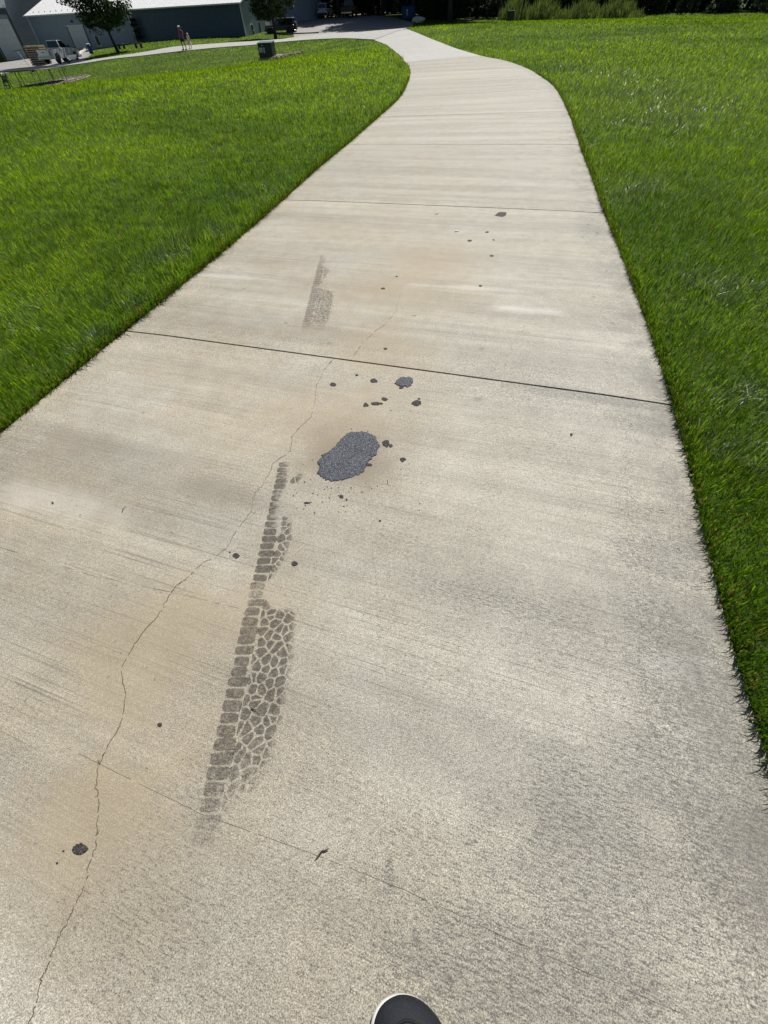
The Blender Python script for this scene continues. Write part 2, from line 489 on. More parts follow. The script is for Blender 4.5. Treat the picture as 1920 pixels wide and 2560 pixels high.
def loft(name, A, B, n, mat, dz=.02, kind='structure', thick=.12, parent=None):
    """a sheet between two polylines, draped over the ground"""
    me = bpy.data.meshes.new(name)
    m = len(A)
    vs, uvs = [], []
    acc = 0
    for i in range(m):
        if i: acc += (A[i] - A[i - 1]).length
        for k in range(n + 1):
            p = A[i].lerp(B[i], k / n)
            vs.append((p.x, p.y, tz(p.x, p.y) + dz))
            uvs.append((acc, (A[i] - B[i]).length * (k / n)))
    fs = []
    for i in range(m - 1):
        for k in range(n):
            a = i * (n + 1) + k
            fs.append((a, a + n + 1, a + n + 2, a + 1))
    # skirt
    b = len(vs)
    rim = [i * (n + 1) for i in range(m)] + [(m - 1) * (n + 1) + k for k in range(1, n + 1)] + [i * (n + 1) + n for i in range(m - 2, -1, -1)] + [k for k in range(n - 1, 0, -1)]
    for i in rim:
        vs.append((vs[i][0], vs[i][1], vs[i][2] - thick)); uvs.append(uvs[i])
    for i in range(len(rim)):
        j = (i + 1) % len(rim)
        fs.append((rim[i], rim[j], b + j, b + i))
    me.from_pydata(vs, [], fs)
    uvl = me.uv_layers.new(name='UVMap')
    for lp in me.loops: uvl.data[lp.index].uv = uvs[lp.vertex_index]
    me.materials.append(mat)
    me.update()
    o = bpy.data.objects.new(name, me); col.objects.link(o)
    if parent: o.parent = parent
    else: o['kind'] = kind
    return o

def polyline(pts, step):
    out = []
    n = len(pts)
    for i in range(n - 1):
        p0, p1, p2, p3 = pts[max(i - 1, 0)], pts[i], pts[i + 1], pts[min(i + 2, n - 1)]
        k = max(1, step)
        for j in range(k):
            t = j / k
            out.append(0.5 * ((2 * p1) + (p2 - p0) * t + (2 * p0 - 5 * p1 + 4 * p2 - p3) * t * t + (3 * p1 - p0 - 3 * p2 + p3) * t ** 3))
    out.append(pts[-1]); return out

# ------------------------------------------------------------------ ground
gx = np.unique(np.concatenate([np.arange(-16, 16.1, 1.0), np.arange(16, 60, 2.5), -np.arange(16, 70, 2.5), np.arange(60, 400, 20), -np.arange(70, 400, 20)]))
gy = np.unique(np.concatenate([np.arange(-14, 30, 1.0), np.arange(30, 130, 2.0), np.arange(130, 500, 18), -np.arange(14, 100, 12)]))
GX, GY = np.meshgrid(gx, gy)
GZ = ter(GX, GY) - 0.035
nx, ny = len(gx), len(gy)
me = bpy.data.meshes.new('lawn_ground')
idx = np.arange(nx * ny).reshape(ny, nx)
me.from_pydata(np.c_[GX.ravel(), GY.ravel(), GZ.ravel()].tolist(), [], np.stack([idx[:-1, :-1], idx[:-1, 1:], idx[1:, 1:], idx[1:, :-1]], -1).reshape(-1, 4).tolist())
me.polygons.foreach_set('use_smooth', [True] * len(me.polygons))
me.materials.append(M['lawn'])
lawn = bpy.data.objects.new('lawn', me); col.objects.link(lawn); lawn['kind'] = 'structure'

# ------------------------------------------------------------------ the concrete path
K = 1920 / 1659
def d(px, py): return (px * K, py * K)
SEC = []      # (left, right, is_joint)
def sec(l, r, j): SEC.append((l, r, j))
V3 = lambda x, y: Vector((x, y, 0))
sec(V3(-3.55, -4.9), V3(-.55, -5.9), 1)
sec(V3(-2.95, -2.6), V3(.10, -3.65), 1)
sec(V3(-2.28, -.20), V3(.74, -1.35), 1)
sec(flat(*d(-160, 1065)), flat(*d(1660, 1632)), 0)
sec(flat(*d(270, 712)), flat(*d(1455, 872)), 1)
sec(flat(*d(478, 545)), flat(*d(1368, 615)), 0)
sec(flat(*d(612, 430)), flat(*d(1306, 458)), 1)
sec(flat(*d(690, 360)), flat(*d(1277, 377)), 0)
sec(flat(*d(750, 311)), flat(*d(1252, 311)), 1)
sec(flat(*d(818, 252)), flat(*d(1227, 240)), 1)
sec(flat(*d(862, 212)), flat(*d(1200, 190)), 1)
sec(flat(*d(879, 182)), flat(*d(1174, 168)), 1)
sec(at(*d(887, 157)), at(*d(1136, 146)), 1)
sec(at(*d(883, 142)), at(*d(1090, 130)), 1)
sec(at(*d(876, 134)), at(*d(1040, 120)), 1)
sec(at(*d(858, 114)), at(*d(985, 104)), 0)
sec(at(*d(835, 97)), at(*d(940, 87)), 0)
sec(at(936, 100), at(1014, 71.8), 1)
Lc = polyline([s[0] for s in SEC], 6)
Rc = polyline([s[1] for s in SEC], 6)
jidx = [i * 6 for i, s in enumerate(SEC) if s[2]]
path = empty('concrete_path', (0, 0, 0), kind='structure')
path_poly = [(p.x, p.y) for p in Lc] + [(p.x, p.y) for p in reversed(Rc)]
vacc = np.r_[0, np.cumsum([((Lc[i + 1] + Rc[i + 1]) / 2 - (Lc[i] + Rc[i]) / 2).length for i in range(len(Lc) - 1)])]
GAP = .0058
def slab(i0, i1, mat, first, last):
    n = 10
    rows = list(range(i0, i1 + 1))
    vs, uvs, fs = [], [], []
    q = random.Random(i0)
    for r in rows:
        l, rr = Lc[r].copy(), Rc[r].copy()
        g = 0
        if r == i0: g = GAP
        if r == i1: g = -GAP if r != jidx[-1] else .25
        m0 = (Lc[min(r + 1, len(Lc) - 1)] + Rc[min(r + 1, len(Lc) - 1)] - Lc[max(r - 1, 0)] - Rc[max(r - 1, 0)]).normalized()
        l += m0 * g * (1 + .02 * vacc[r]); rr += m0 * g * (1 + .02 * vacc[r])
        w = (l - rr).length
        for k in range(n + 1):
            p = l.lerp(rr, k / n)
            z = (tz(p.x, p.y) if p.y > 9 else 0.0)
            if k in (0, n): z -= .006
            if r in (i0, i1): z -= .0025
            vs.append((p.x, p.y, z)); uvs.append(((k / n - 1) * w, vacc[r]))
    m = len(rows)
    for i in range(m - 1):
        for k in range(n):
            a = i * (n + 1) + k
            fs.append((a, a + 1, a + n + 2, a + n + 1))
    b = len(vs)
    rim = [k for k in range(n + 1)] + [i * (n + 1) + n for i in range(1, m)] + [(m - 1) * (n + 1) + k for k in range(n - 1, -1, -1)] + [i * (n + 1) for i in range(m - 2, 0, -1)]
    for i in rim: vs.append((vs[i][0], vs[i][1], vs[i][2] - .10)); uvs.append(uvs[i])
    for i in range(len(rim)):
        j = (i + 1) % len(rim)
        fs.append((rim[j], rim[i], b + i, b + j))
    me = bpy.data.meshes.new('slab'); me.from_pydata(vs, [], fs)
    uvl = me.uv_layers.new(name='UVMap')
    for lp in me.loops: uvl.data[lp.index].uv = uvs[lp.vertex_index]
    me.materials.append(mat); me.update()
    o = bpy.data.objects.new('slab', me); col.objects.link(o); o.parent = path
    return o
slabs = []
for a, b in zip(jidx[:-1], jidx[1:]):
    slabs.append(slab(a, b, M['concrete_new'] if b == jidx[-1] else M['concrete'], 0, 0))
near_slab, mid_slab = slabs[2], slabs[3]
# dirt bed seen through the joints
mb = MB()
for i in range(len(Lc) - 1):
    a, b, c, e = (Lc[i], Rc[i], Rc[i + 1], Lc[i + 1])
    f_ = lambda p: (p.x, p.y, (tz(p.x, p.y) if p.y > 9 else 0) - .02)
    mb.quad(f_(a.lerp(b, .004)), f_(b.lerp(a, .004)), f_(c.lerp(e, .004)), f_(e.lerp(c, .004)))
mb.build('joint_filling', M['joint_dirt'], path)

def crack(pts, w, parent, name='crack', seed=1, sub=7, amp=.0016, mat='crack', gap=.10):
    q = random.Random(seed)
    P = []
    for a, b in zip(pts[:-1], pts[1:]):
        for k in range(sub):
            p = a.lerp(b, k / sub)
            P.append(p + Vector((q.gauss(0, amp), q.gauss(0, amp), 0)))
    P.append(pts[-1])
    mb = MB(); vs = []
    for i, p in enumerate(P):
        t = (P[min(i + 1, len(P) - 1)] - P[max(i - 1, 0)]).normalized()
        nrm = Vector((-t.y, t.x, 0))
        ww = w * (q.uniform(.45, 1.25) + (1.6 if q.random() < .03 else 0)) * .5
        if i in (0, len(P) - 1): ww *= .2
        vs += [(*(p + nrm * ww).xy, .0012), (*(p - nrm * ww).xy, .0012)]
    mb.add(vs, [(2 * i, 2 * i + 1, 2 * i + 3, 2 * i + 2) for i in range(len(P) - 1) if q.random() > gap])
    return mb.build(name, M[mat], parent)
cz = lambda x, y: flat(400 + x / 3.318, 1100 + y / 3.318)
bz = lambda x, y: flat(x / 2.37, 1900 + y / 2.37)
cp = [flat(*d(720, 775)), flat(*d(700, 800)), flat(*d(684, 832)), flat(*d(681, 862)), flat(*d(672, 900)), flat(*d(640, 932)), flat(*d(631, 944)), flat(*d(630, 958))]
cp += [cz(*p) for p in [(1085, 90), (930, 200), (920, 250), (845, 385), (785, 445), (755, 590), (615, 785), (560, 890), (490, 945), (340, 1030), (240, 1130), (120, 1225), (60, 1330), (5, 1430)]]
cp += [flat(*d(*p)) for p in [(298, 1382), (262, 1440), (272, 1500), (262, 1562), (236, 1605), (215, 1650)]]
cp += [bz(*p) for p in [(585, 0), (570, 150), (590, 240), (575, 400), (570, 520), (515, 640), (515, 710), (430, 900), (370, 1010), (325, 1100), (290, 1200), (250, 1290), (215, 1450), (170, 1564), (120, 1700)]]
crack(cp[:19], .0017, near_slab, mat='crack_pale', gap=.14)
crack(cp[18:], .0020, near_slab, seed=2)
fz = lambda x, y: flat(600 + x / 3.318, 600 + y / 3.318)
crack([fz(*p) for p in [(940, 965), (1010, 860), (1085, 790), (1200, 700), (1285, 600), (1325, 450)]], .0022, mid_slab, seed=3, amp=.003, mat='score', gap=.2)
crack([flat(*d(*p)) for p in [(140, 1612), (300, 1692), (440, 1760), (610, 1820), (740, 1868), (870, 1920), (1150, 2050), (1500, 2200)]], .0009, near_slab, 'score_line', 5, 10, .0003, 'score', .2)
crack([flat(*d(*p)) for p in [(0, 1182), (200, 1243), (420, 1290), (560, 1325)]], .0008, near_slab, 'score_line', 6, 10, .0003, 'score', .3)

# ------------------------------------------------------------------ marks on the path
def tyre_material():
    t = NT('tyre_rubber_print')
    an = t.n('ShaderNodeAttribute'); an.attribute_name = 'tint'
    fade = an.outputs['Fac']
    P = t.n('ShaderNodeNewGeometry').outputs['Position']
    n1 = t.noise(P, 330, 3, .8); n2 = t.noise(P, 60, 4, .7)
    k = t.math('ADD', t.math('MULTIPLY', n1, .6), t.math('MULTIPLY', n2, .4))
    a = t.math('MULTIPLY', t.ramp(t.math('SUBTRACT', k, t.math('MULTIPLY_ADD', fade, -.30, .18)), .36, .63), .66)
    a = t.math('MULTIPLY', a, t.ramp(fade, 0, .35))
    st_ = t.noise(t.vmul(P, (60, 420, 1)), 1, 2, .7)
    a = t.math('MULTIPLY', a, t.ramp(st_, .32, .60, .42, 1.0))
    p = t.principled((.065, .056, .050), .9, None, 0, .2)
    tr = t.n('ShaderNodeBsdfTransparent')
    mx = t.n('ShaderNodeMixShader'); t.set(mx.inputs[0], a)
    t.t.links.new(tr.outputs[0], mx.inputs[1]); t.t.links.new(p.outputs[0], mx.inputs[2])
    t.t.links.new(mx.outputs[0], t.out.inputs[0])
    return t.m
M['tyre_print'] = tyre_material()

def clip(poly, p, n):
    out = []
    for i in range(len(poly)):
        a, b = poly[i], poly[(i + 1) % len(poly)]
        da = (a[0] - p[0]) * n[0] + (a[1] - p[1]) * n[1]
        db = (b[0] - p[0]) * n[0] + (b[1] - p[1]) * n[1]
        if da <= 0: out.append(a)
        if (da < 0) != (db < 0) and abs(da - db) > 1e-12:
            t = da / (da - db); out.append((a[0] + (b[0] - a[0]) * t, a[1] + (b[1] - a[1]) * t))
    return out

def tyre_mark(p0, p1, width, fadef, label, seed, pitch=.032, sw=.055):
    """print of a tread: one row of shoulder blocks at the left, irregular blocks beside it"""
    q = random.Random(seed)
    ax = (p1 - p0); L = ax.length; ax.normalize()
    pr = Vector((ax.y, -ax.x, 0))          # across, to the right
    polys = []
    v = 0
    while v < L:
        h = pitch * q.uniform(.92, 1.08)
        g = .0038 * q.uniform(.7, 1.4)
        w_ = sw * q.uniform(.84, 1.06)
        sk = -.006 + q.uniform(-.003, .003)
        polys.append([(q.uniform(-.003, .003), v), (w_, v + sk), (w_ + .004, v + (h - g) * .5 + sk), (w_, v + h - g + sk), (q.uniform(-.003, .003), v + h - g)])
        v += h
    seeds = []
    for r in range(-1, int(L / pitch) + 2):
        for c_ in range(-1, 7):
            seeds.append((sw + .016 + c_ * .026 + (r % 2) * .008 + q.uniform(-.010, .010), (r + .5 * (c_ % 2)) * pitch * 1.05 + c_ * .010 + q.uniform(-.013, .013)))
    for s_ in seeds:
        if s_[0] < sw - .004 or s_[0] > width: continue
        poly = [(s_[0] - .06, s_[1] - .06), (s_[0] + .06, s_[1] - .06), (s_[0] + .06, s_[1] + .06), (s_[0] - .06, s_[1] + .06)]
        for o_ in seeds:
            dx, dy = o_[0] - s_[0], o_[1] - s_[1]
            l = math.hypot(dx, dy)
            if l < 1e-6 or l > .12: continue
            poly = clip(poly, (s_[0] + dx * (.5 - .0024 / l), s_[1] + dy * (.5 - .0024 / l)), (dx / l, dy / l))
        poly = clip(poly, (sw + .001, 0), (-1, 0))
        if len(poly) > 2: polys.append(poly)
    vs, fs, at_ = [], [], []
    for po in polys:
        cu = sum(p[0] for p in po) / len(po); cv = sum(p[1] for p in po) / len(po)
        if fadef(cu, cv / L, q) <= .02: continue
        b = len(vs)
        # round the corners a little
        rp = []
        for i in range(len(po)):
            a, c0 = po[i], po[(i + 1) % len(po)]
            for k in (.16, .5, .84):
                rp.append((a[0] + (c0[0] - a[0]) * k + q.gauss(0, .0007), a[1] + (c0[1] - a[1]) * k + q.gauss(0, .0007)))
        for u, v in rp:
            w = p0 + ax * (v + .10 * u) + pr * u
            vs.append((w.x, w.y, .0022)); at_.append(max(0, fadef(u, v / L, q)))
        fs.append(tuple(range(b, b + len(rp))))
    me = bpy.data.meshes.new('tyre_mark'); me.from_pydata(vs, [], fs)
    ca = me.attributes.new('tint', 'FLOAT', 'POINT'); ca.data.foreach_set('value', at_)
    me.materials.append(M['tyre_print'])
    o = bpy.data.objects.new('tyre_mark', me); col.objects.link(o)
    return tag(o, label, 'tyre mark', 'tyre marks on the path')

def ss(x, a, b):
    t = min(1, max(0, (x - a) / (b - a))); return t * t * (3 - 2 * t)
ta, tb = flat(*d(412, 1828)), flat(*d(602, 1008))
def fade_near(u, v, q):
    # v 0 at the near end; the outline of the print as it faded
    if u < .064:
        sl_ = np.interp(v, [0, .5, .56, .66, .72, .76, .80, .85, .90, .95, 1], [.075, .075, .062, .070, .052, .040, .030, .030, .050, .046, .040])
        return ss(sl_ - u, -.010, .004) * ss(v, -.12, .16) * (.75 if v < .5 else .95) - (.45 if .50 < v < .55 else 0)
    lim = np.interp(v, [0, .04, .08, .2, .36, .455, .47, .5, .52, .62, .70, .77, .80, .90, .91, .955, .96, 1], [.05, .06, .16, .185, .19, .185, .10, .05, .06, .115, .13, .10, .03, .03, .12, .13, .03, .02])
    f = ss(v, -.06, .22) * .85 * ss(lim - u, -.004, .03)
    return f
tyre_mark(ta, tb, .20, fade_near, 'large dark tread print running towards the viewer below the big tar patch', 4)
ta2, tb2 = flat(*d(643, 742)), flat(*d(692, 553))
def fade_far(u, v, q):
    lim = np.interp(v, [0, .1, .2, .42, .50, .56, .62, .78, .86, .9, 1], [.08, .16, .18, .18, .17, .05, .08, .11, .04, .08, .04])
    return .62 * ss(v, 0, .25) * ss(lim - u, -.004, .02) * (1 if v < .9 else .7)
tyre_mark(ta2, tb2, .20, fade_far, 'faint grey tread print beyond the nearest joint of the path', 9)

def tar_material(name, dark):
    t = NT(name)
    P = t.n('ShaderNodeNewGeometry').outputs['Position']
    v = t.n('ShaderNodeTexVoronoi', Scale=210.0); t.t.links.new(P, v.inputs['Vector'])
    n1 = t.noise(P, 230, 3, .75); n2 = t.noise(P, 20, 2, .5)
    k = t.math('ADD', t.math('MULTIPLY', n1, .94), t.math('MULTIPLY', n2, .06))
    if dark:
        c = t.mix(t.ramp(k, .42, .62), (.022, .021, .020), (.085, .080, .075))
    else:
        c = t.mix(t.ramp(k, .45, .60), (.026, .029, .036), (.185, .20, .235))
    t.principled(c, .55 if not dark else .7, t.bump(t.math('ADD', n1, v.outputs['Distance']), .9, .004), 0, .5)
    return t.m
M['tar_grey'] = tar_material('tar_grey', False)
M['tar_black'] = tar_material('tar_black', True)

def patch(outline, h, mat, name, label, cat, group=None, sub=4, amp=.003, seed=0):
    q = random.Random(seed)
    n0 = len(outline)
    P = []
    for i in range(n0):
        a, b = outline[i], outline[(i + 1) % n0]
        for k in range(sub):
            p = a.lerp(b, k / sub); P.append(Vector((p.x + q.gauss(0, amp), p.y + q.gauss(0, amp), 0)))
    c = sum(P, Vector()) / len(P)
    root = c.copy()
    rings = [(1.0, -.002), (.985, .35), (.95, .75), (.85, 1.0), (.65, .95), (.4, 1.05), (.15, 1.0)]
    vs, fs = [], []
    n = len(P)
    for s_, z in rings:
        for p in P:
            w = (p - c) * s_
            vs.append((w.x, w.y, h * z * (1 if z < .3 else q.uniform(.93, 1.07)) if z > 0 else z))
    for i in range(len(rings) - 1):
        for k in range(n):
            j = (k + 1) % n
            fs.append((i * n + k, i * n + j, i * n + n + j, i * n + n + k))
    fs.append(tuple(range((len(rings) - 1) * n, len(rings) * n)))
    ar = sum(P[i].x * P[(i + 1) % n].y - P[(i + 1) % n].x * P[i].y for i in range(n))
    if ar < 0: fs = [tuple(reversed(f)) for f in fs]
    me = bpy.data.meshes.new(name); me.from_pydata(vs, [], fs)
    me.materials.append(mat); me.update()
    o = bpy.data.objects.new(name, me); col.objects.link(o); o.location = (root.x, root.y, 0.0008)
    return tag(o, label, cat, group)
G8 = lambda x, y: flat(700 + x / 4.1475, 900 + y / 4.1475)
big = [(740, 745), (830, 742), (900, 750), (990, 790), (1003, 830), (1040, 890), (1000, 980), (940, 1040), (890, 1085), (880, 1160), (790, 1200), (690, 1240), (560, 1265), (470, 1250), (400, 1200), (375, 1175), (410, 1130), (380, 1060), (440, 990), (540, 920), (620, 830), (680, 770)]
GR = 'tar drips stuck on the path'
patch([G8(*p) for p in big], .005, M['tar_grey'], 'tar_patch', 'large grey oval tar patch in the middle of the path', 'tar patch', GR, 6, .0026, 1)
patch([G8(*p) for p in [(1200, 210), (1250, 180), (1330, 172), (1385, 195), (1380, 250), (1320, 280), (1250, 272), (1195, 250)]], .004, M['tar_grey'], 'tar_patch', 'small grey tar patch just below the nearest joint', 'tar patch', GR, 4, .003, 2)
def drip(cx, cy, rx, ry, label, seed, mat='tar_black', h=.0016, n=9):
    """cx.. in photo pixels"""
    q = random.Random(seed)
    pts = []
    for k in range(n):
        a = 2 * math.pi * k / n
        rr = q.uniform(.75, 1.15)
        pts.append(flat(cx + rx * rr * math.cos(a), cy + ry * rr * math.sin(a)))
    s_ = (pts[0] - pts[n // 2]).length
    return patch(pts, h, M[mat], 'tar_drip', label, 'tar drip', GR, 2, min(.002, s_ * .03), seed)
g = lambda x, y: (700 + x / 4.1475, 900 + y / 4.1475)
DR = [(*g(553, 255), 9, 5, 'round dark tar drip beside the long crack near the joint'),
      (*g(797, 156), 4, 2.2, 'tiny dark drip between the joint and the round drips'),
      (*g(975, 215), 10.5, 5.5, 'round tar drip left of the small grey patch', 'tar_black'),
      (*g(1253, 288), 6, 3.2, 'small black drip touching the underside of the small grey patch'),
      (*g(1083, 407), 7.5, 5, 'black drip at the upper end of a short row of drips'),
      (*g(1000, 452), 15, 5, 'long black drip in the middle of a short row of drips'),
      (*g(890, 467), 7, 5.5, 'round black drip at the lower end of a short row of drips'),
      (*g(1415, 447), 14, 7, 'wide black drip right of the short row of drips'),
      (*g(1440, 402), 4, 2.4, 'tiny drip just above the wide black drip'),
      (*g(1100, 870), 10, 10, 'dark drip touching the right end of the large tar patch'),
      (*g(1148, 890), 5, 5, 'small spur of tar beside the drip right of the large patch'),
      (*g(1272, 1033), 8, 6, 'round drip on its own right of the large tar patch'),
      (*g(925, 1087), 8, 4, 'small tar spur on the lower right rim of the large patch'),
      (*g(637, 1418), 6, 4.5, 'small drip below the large tar patch'),
      (*g(692, 1450), 3, 2.5, 'tiny drip right beside the small drip below the large patch'),
      (*g(282, 1482), 8, 3, 'flat drip between the tread print and the large patch'),
      (400 + 632 / 3.318, 1100 + 960 / 3.318, 9, 7.5, 'black drip between the long crack and the tread print'),
      (400 + 580 / 3.318, 1100 + 932 / 3.318, 3, 2, 'tiny black drip upper left of the drip beside the tread print'),
      (400 + 1116 / 3.318, 1100 + 1027 / 3.318, 8.5, 7, 'round black drip on the right edge of the tread print'),
      (475 / 2.37, 1900 + 527 / 2.37, 19, 16, 'largest black drip, left of the long crack near the viewer'),
      (378 / 2.37, 1900 + 538 / 2.37, 3.2, 2.4, 'tiny drip left of the largest black drip'),
      (340 / 2.37, 1900 + 610 / 2.37, 3.0, 2.6, 'tiny drip below left of the largest black drip'),
      (400, 1812, 6, 5.5, 'small black drip left of the wide part of the tread print'),
      (1100 + 424 / 2.765, 400 + 377 / 2.765, 16, 7, 'round grey stain just below the second joint', 'tar_black'),
      (1100 + 205 / 2.765, 400 + 558 / 2.765, 5.5, 2.8, 'small dark drip below left of the round grey stain'),
      (1100 + 357 / 2.765, 400 + 663 / 2.765, 5.5, 2.2, 'flat dark drip below the round grey stain'),
      (1100 + 325 / 2.765, 400 + 499 / 2.765, 5, 2, 'thin dark drip close below the round grey stain'),
      (1100 + 370 / 2.765, 400 + 553 / 2.765, 3, 1.5, 'speck of tar below the thin dark drip'),
      (1100 + 278 / 2.765, 400 + 871 / 2.765, 5, 2.2, 'dark drip beside the pale streak across the path'),
      (600 + 1187 / 3.318, 600 + 403 / 3.318, 5.5, 2.2, 'flat dark drip above the faint crack'),
      (600 + 1300 / 3.318, 600 + 303 / 3.318, 3.5, 1.3, 'speck of tar above the faint crack'),
      (600 + 1208 / 3.318, 600 + 902 / 3.318, 5, 2.5, 'dark drip just beyond the nearest joint'),
      (132, 1258, 3, 3, 'speck of tar alone on the left of the slab'),
      (1428, 1087, 4, 3.5, 'speck of tar alone on the right of the slab'),
      (950, 1302, 3.2, 2.4, 'speck of tar well below the large patch')]
for i, dd in enumerate(DR):
    drip(dd[0], dd[1], dd[2], dd[3], dd[4], 100 + i)
# spatter of specks round the large patch: too many and too small to name
q = random.Random(5)
mb = MB()
for k in range(60):
    x = q.gauss(480, 190); y = q.gauss(1370, 90)
    if k > 45: x, y = q.uniform(200, 1500), q.uniform(300, 1600)
    p = flat(700 + x / 4.1475, 900 + y / 4.1475); r = q.uniform(.0015, .0038)
    mb.blob((p.x, p.y, .001), (r, r * q.uniform(.6, 1), .0012), 6, 4, .2, k)
tag(mb.build('tar_spatter', M['tar_black']), None, None, None, 'stuff')
# curled dry twig
tw = [flat(400 + x / 3.318, 1600 + y / 3.318) for x, y in [(1283, 1830), (1310, 1800), (1345, 1752), (1370, 1745), (1405, 1728)]]
for p, z in zip(tw, (.002, .003, .005, .006, .008)): p.z = z
o = MB().tube(polyline(tw, 4), [.0006, .0009, .0012, .0014, .0016, .0018, .0019, .0019, .0018, .0018, .0017, .0016, .0015, .0014, .0013, .001, .0006], 7).build('twig', M['twig'], None, True)
tag(o, 'curled brown twig lying alone on the concrete left of the shoe', 'twig')
tw = [flat(400 + x / 3.318, 1600 + y / 3.318) for x, y in [(755, 562), (775, 578), (800, 582)]]
for p in tw: p.z = .005
tag(MB().tube(tw, [.001, .002, .001], 6).build('twig', M['twig'], None, True), 'tiny dark twig lying on the large tread print', 'twig')
q = random.Random(8)
for px, py, lab in [(1092, 535, 'white leaf scrap below left of the second joint'), (1141, 579, 'white leaf scrap left of the small dark drips')]:
    p = flat(px, py); mb = MB()
    mb.blob((0, 0, .004), (.02, .009, .004), 8, 5, .3, int(px))
    o = mb.build('paper_scrap', M['white_paint']); o.location = (p.x, p.y, 0.001); o.rotation_euler = (0, 0, .4)
    tag(o, lab, 'scrap')

# ------------------------------------------------------------------ side path, parking lot, gravel
nearE = [(-60, 201), (0, 186), (60, 177), (140, 167), (213, 158), (280, 147.5), (360, 139), (463, 127), (560, 118), (627, 113), (688, 106.5), (775, 99.5), (862, 96), (936, 99.5)]
farE = [(-60, 195), (0, 180), (60, 171), (140, 161), (205, 153), (280, 142), (360, 130.5), (432, 117.5), (520, 110.5), (584, 106.0), (680, 99.5), (760, 90), (850, 82), (1013, 71.8)]
NE = polyline([at(*p) for p in nearE], 3); FE = polyline([at(*p) for p in farE], 3)
loft('side_path', NE, FE, 4, M['concrete_new'], .022)
lotN = [(735, 94.5), (797, 88), (850, 83.5), (927, 78.0), (1013, 73.5)]
lotB = [dep(728, 40, 126), dep(800, 41, 124), dep(880, 42, 121), dep(950, 46, 112), dep(1034, 51, 92)]
LN = polyline([at(*p) for p in lotN], 4)
LB = polyline([Vector((p.x, p.y, 0)) for p in lotB], 4)
loft('parking_lot', LN, LB, 14, M['lot'], .017)
apN = [at(-60, 194.5), at(0, 179.5), at(60, 170.5), at(140, 160.5), at(204, 153)]
apB = [V3(-75, 88), V3(-66, 90), V3(-58, 95), V3(-50, 98), V3(-40, 92)]
loft('yard_paving', apN, apB, 10, M['lot'], .014)
exclude = [path_poly, [(p.x, p.y) for p in NE] + [(p.x, p.y) for p in reversed(FE)], [(p.x, p.y) for p in LN] + [(p.x, p.y) for p in reversed(LB)],
           [(p.x, p.y) for p in apN] + [(p.x, p.y) for p in reversed(apB)]]

def inside(poly, x, y):
    r = np.zeros(x.shape, bool)
    n = len(poly)
    for i in range(n):
        x1, y1 = poly[i]; x2, y2 = poly[(i + 1) % n]
        c = ((y1 > y) != (y2 > y))
        with np.errstate(divide='ignore', invalid='ignore'):
            xi = (x2 - x1) * (y - y1) / (y2 - y1 + 1e-12) + x1
        r ^= c & (x < xi)
    return r

def pad(name, cx, cy, rx, ry, ang, n=420, size=.05, seed=0):
    """a bed of loose stones: base and stones in one mass"""
    q = random.Random(seed)
    poly = []
    for k in range(20):
        a = 2 * math.pi * k / 20; rr = q.uniform(.85, 1.1)
        u, v = rx * rr * math.cos(a), ry * rr * math.sin(a)
        poly.append((cx + u * math.cos(ang) - v * math.sin(ang), cy + u * math.sin(ang) + v * math.cos(ang)))
    mb = MB()
    vs = [(x, y, tz(x, y) + .005) for x, y in poly] + [(cx + (x - cx) * .5, cy + (y - cy) * .5, tz(cx + (x - cx) * .5, cy + (y - cy) * .5) + .05) for x, y in poly] + [(cx, cy, tz(cx, cy) + .05)]
    fs = [(i, (i + 1) % 20, 20 + (i + 1) % 20, 20 + i) for i in range(20)] + [(20 + i, 20 + (i + 1) % 20, 40) for i in range(20)]
    mb.add(vs, fs)
    for k in range(n):
        a = q.uniform(0, 6.283); r = math.sqrt(q.random()) * .98
        u, v = rx * r * math.cos(a), ry * r * math.sin(a)
        x, y = cx + u * math.cos(ang) - v * math.sin(ang), cy + u * math.sin(ang) + v * math.cos(ang)
        s_ = size * q.uniform(.5, 1.4)
        mb.blob((x, y, tz(x, y) + .04), (s_, s_ * q.uniform(.6, 1), s_ * .6), 6, 4, .25, k)
    o = mb.build(name, M['gravel']); o['kind'] = 'stuff'
    exclude.append(poly)
    return o

# ------------------------------------------------------------------ long steel building
EAVE = 3.2
def plane_hit(px, py, a, b):       # sight line against the vertical plane through a, b -> along, height
    dd = ray(px, py)
    t_ = (b - a).normalized(); nn = Vector((t_.y, -t_.x, 0))
    k = nn.dot(Vector((a.x, a.y, 0))) / nn.dot(Vector((dd.x, dd.y, 0)))
    p = Vector((dd.x * k, dd.y * k, H + dd.z * k))
    return (p - Vector((a.x, a.y, p.z))).dot(t_), p.z
def z1(x, y): return (x / 4.608, y / 4.608)
def z2(x, y): return (280 + x / 4.608, y / 4.608)
def z3(x, y): return (580 + x / 4.608, y / 4.608)
def z4(x, y): return (840 + x / 4.608, y / 4.608)
def z5(x, y): return (1200 + x / 2.304, y / 2.304)
Aa, Ab = V3(-53.3, 103.0), V3(-16.7, 90.6)
t_A = (Ab - Aa).normalized(); LA = (Ab - Aa).length; angA = math.atan2(t_A.y, t_A.x)
hA = lambda q_: plane_hit(*q_, Aa, Ab)
eaveL = hA(z1(315, 182))[1]; eaveR = hA(z2(1440, 15))[1]
EV = (eaveL + eaveR) / 2
BZ = -.9                            # walls go down to their footing
shed = empty('steel_building', (Aa.x, Aa.y, 0), angA, 'long low steel building with a white roof and blue grey walls', 'building')
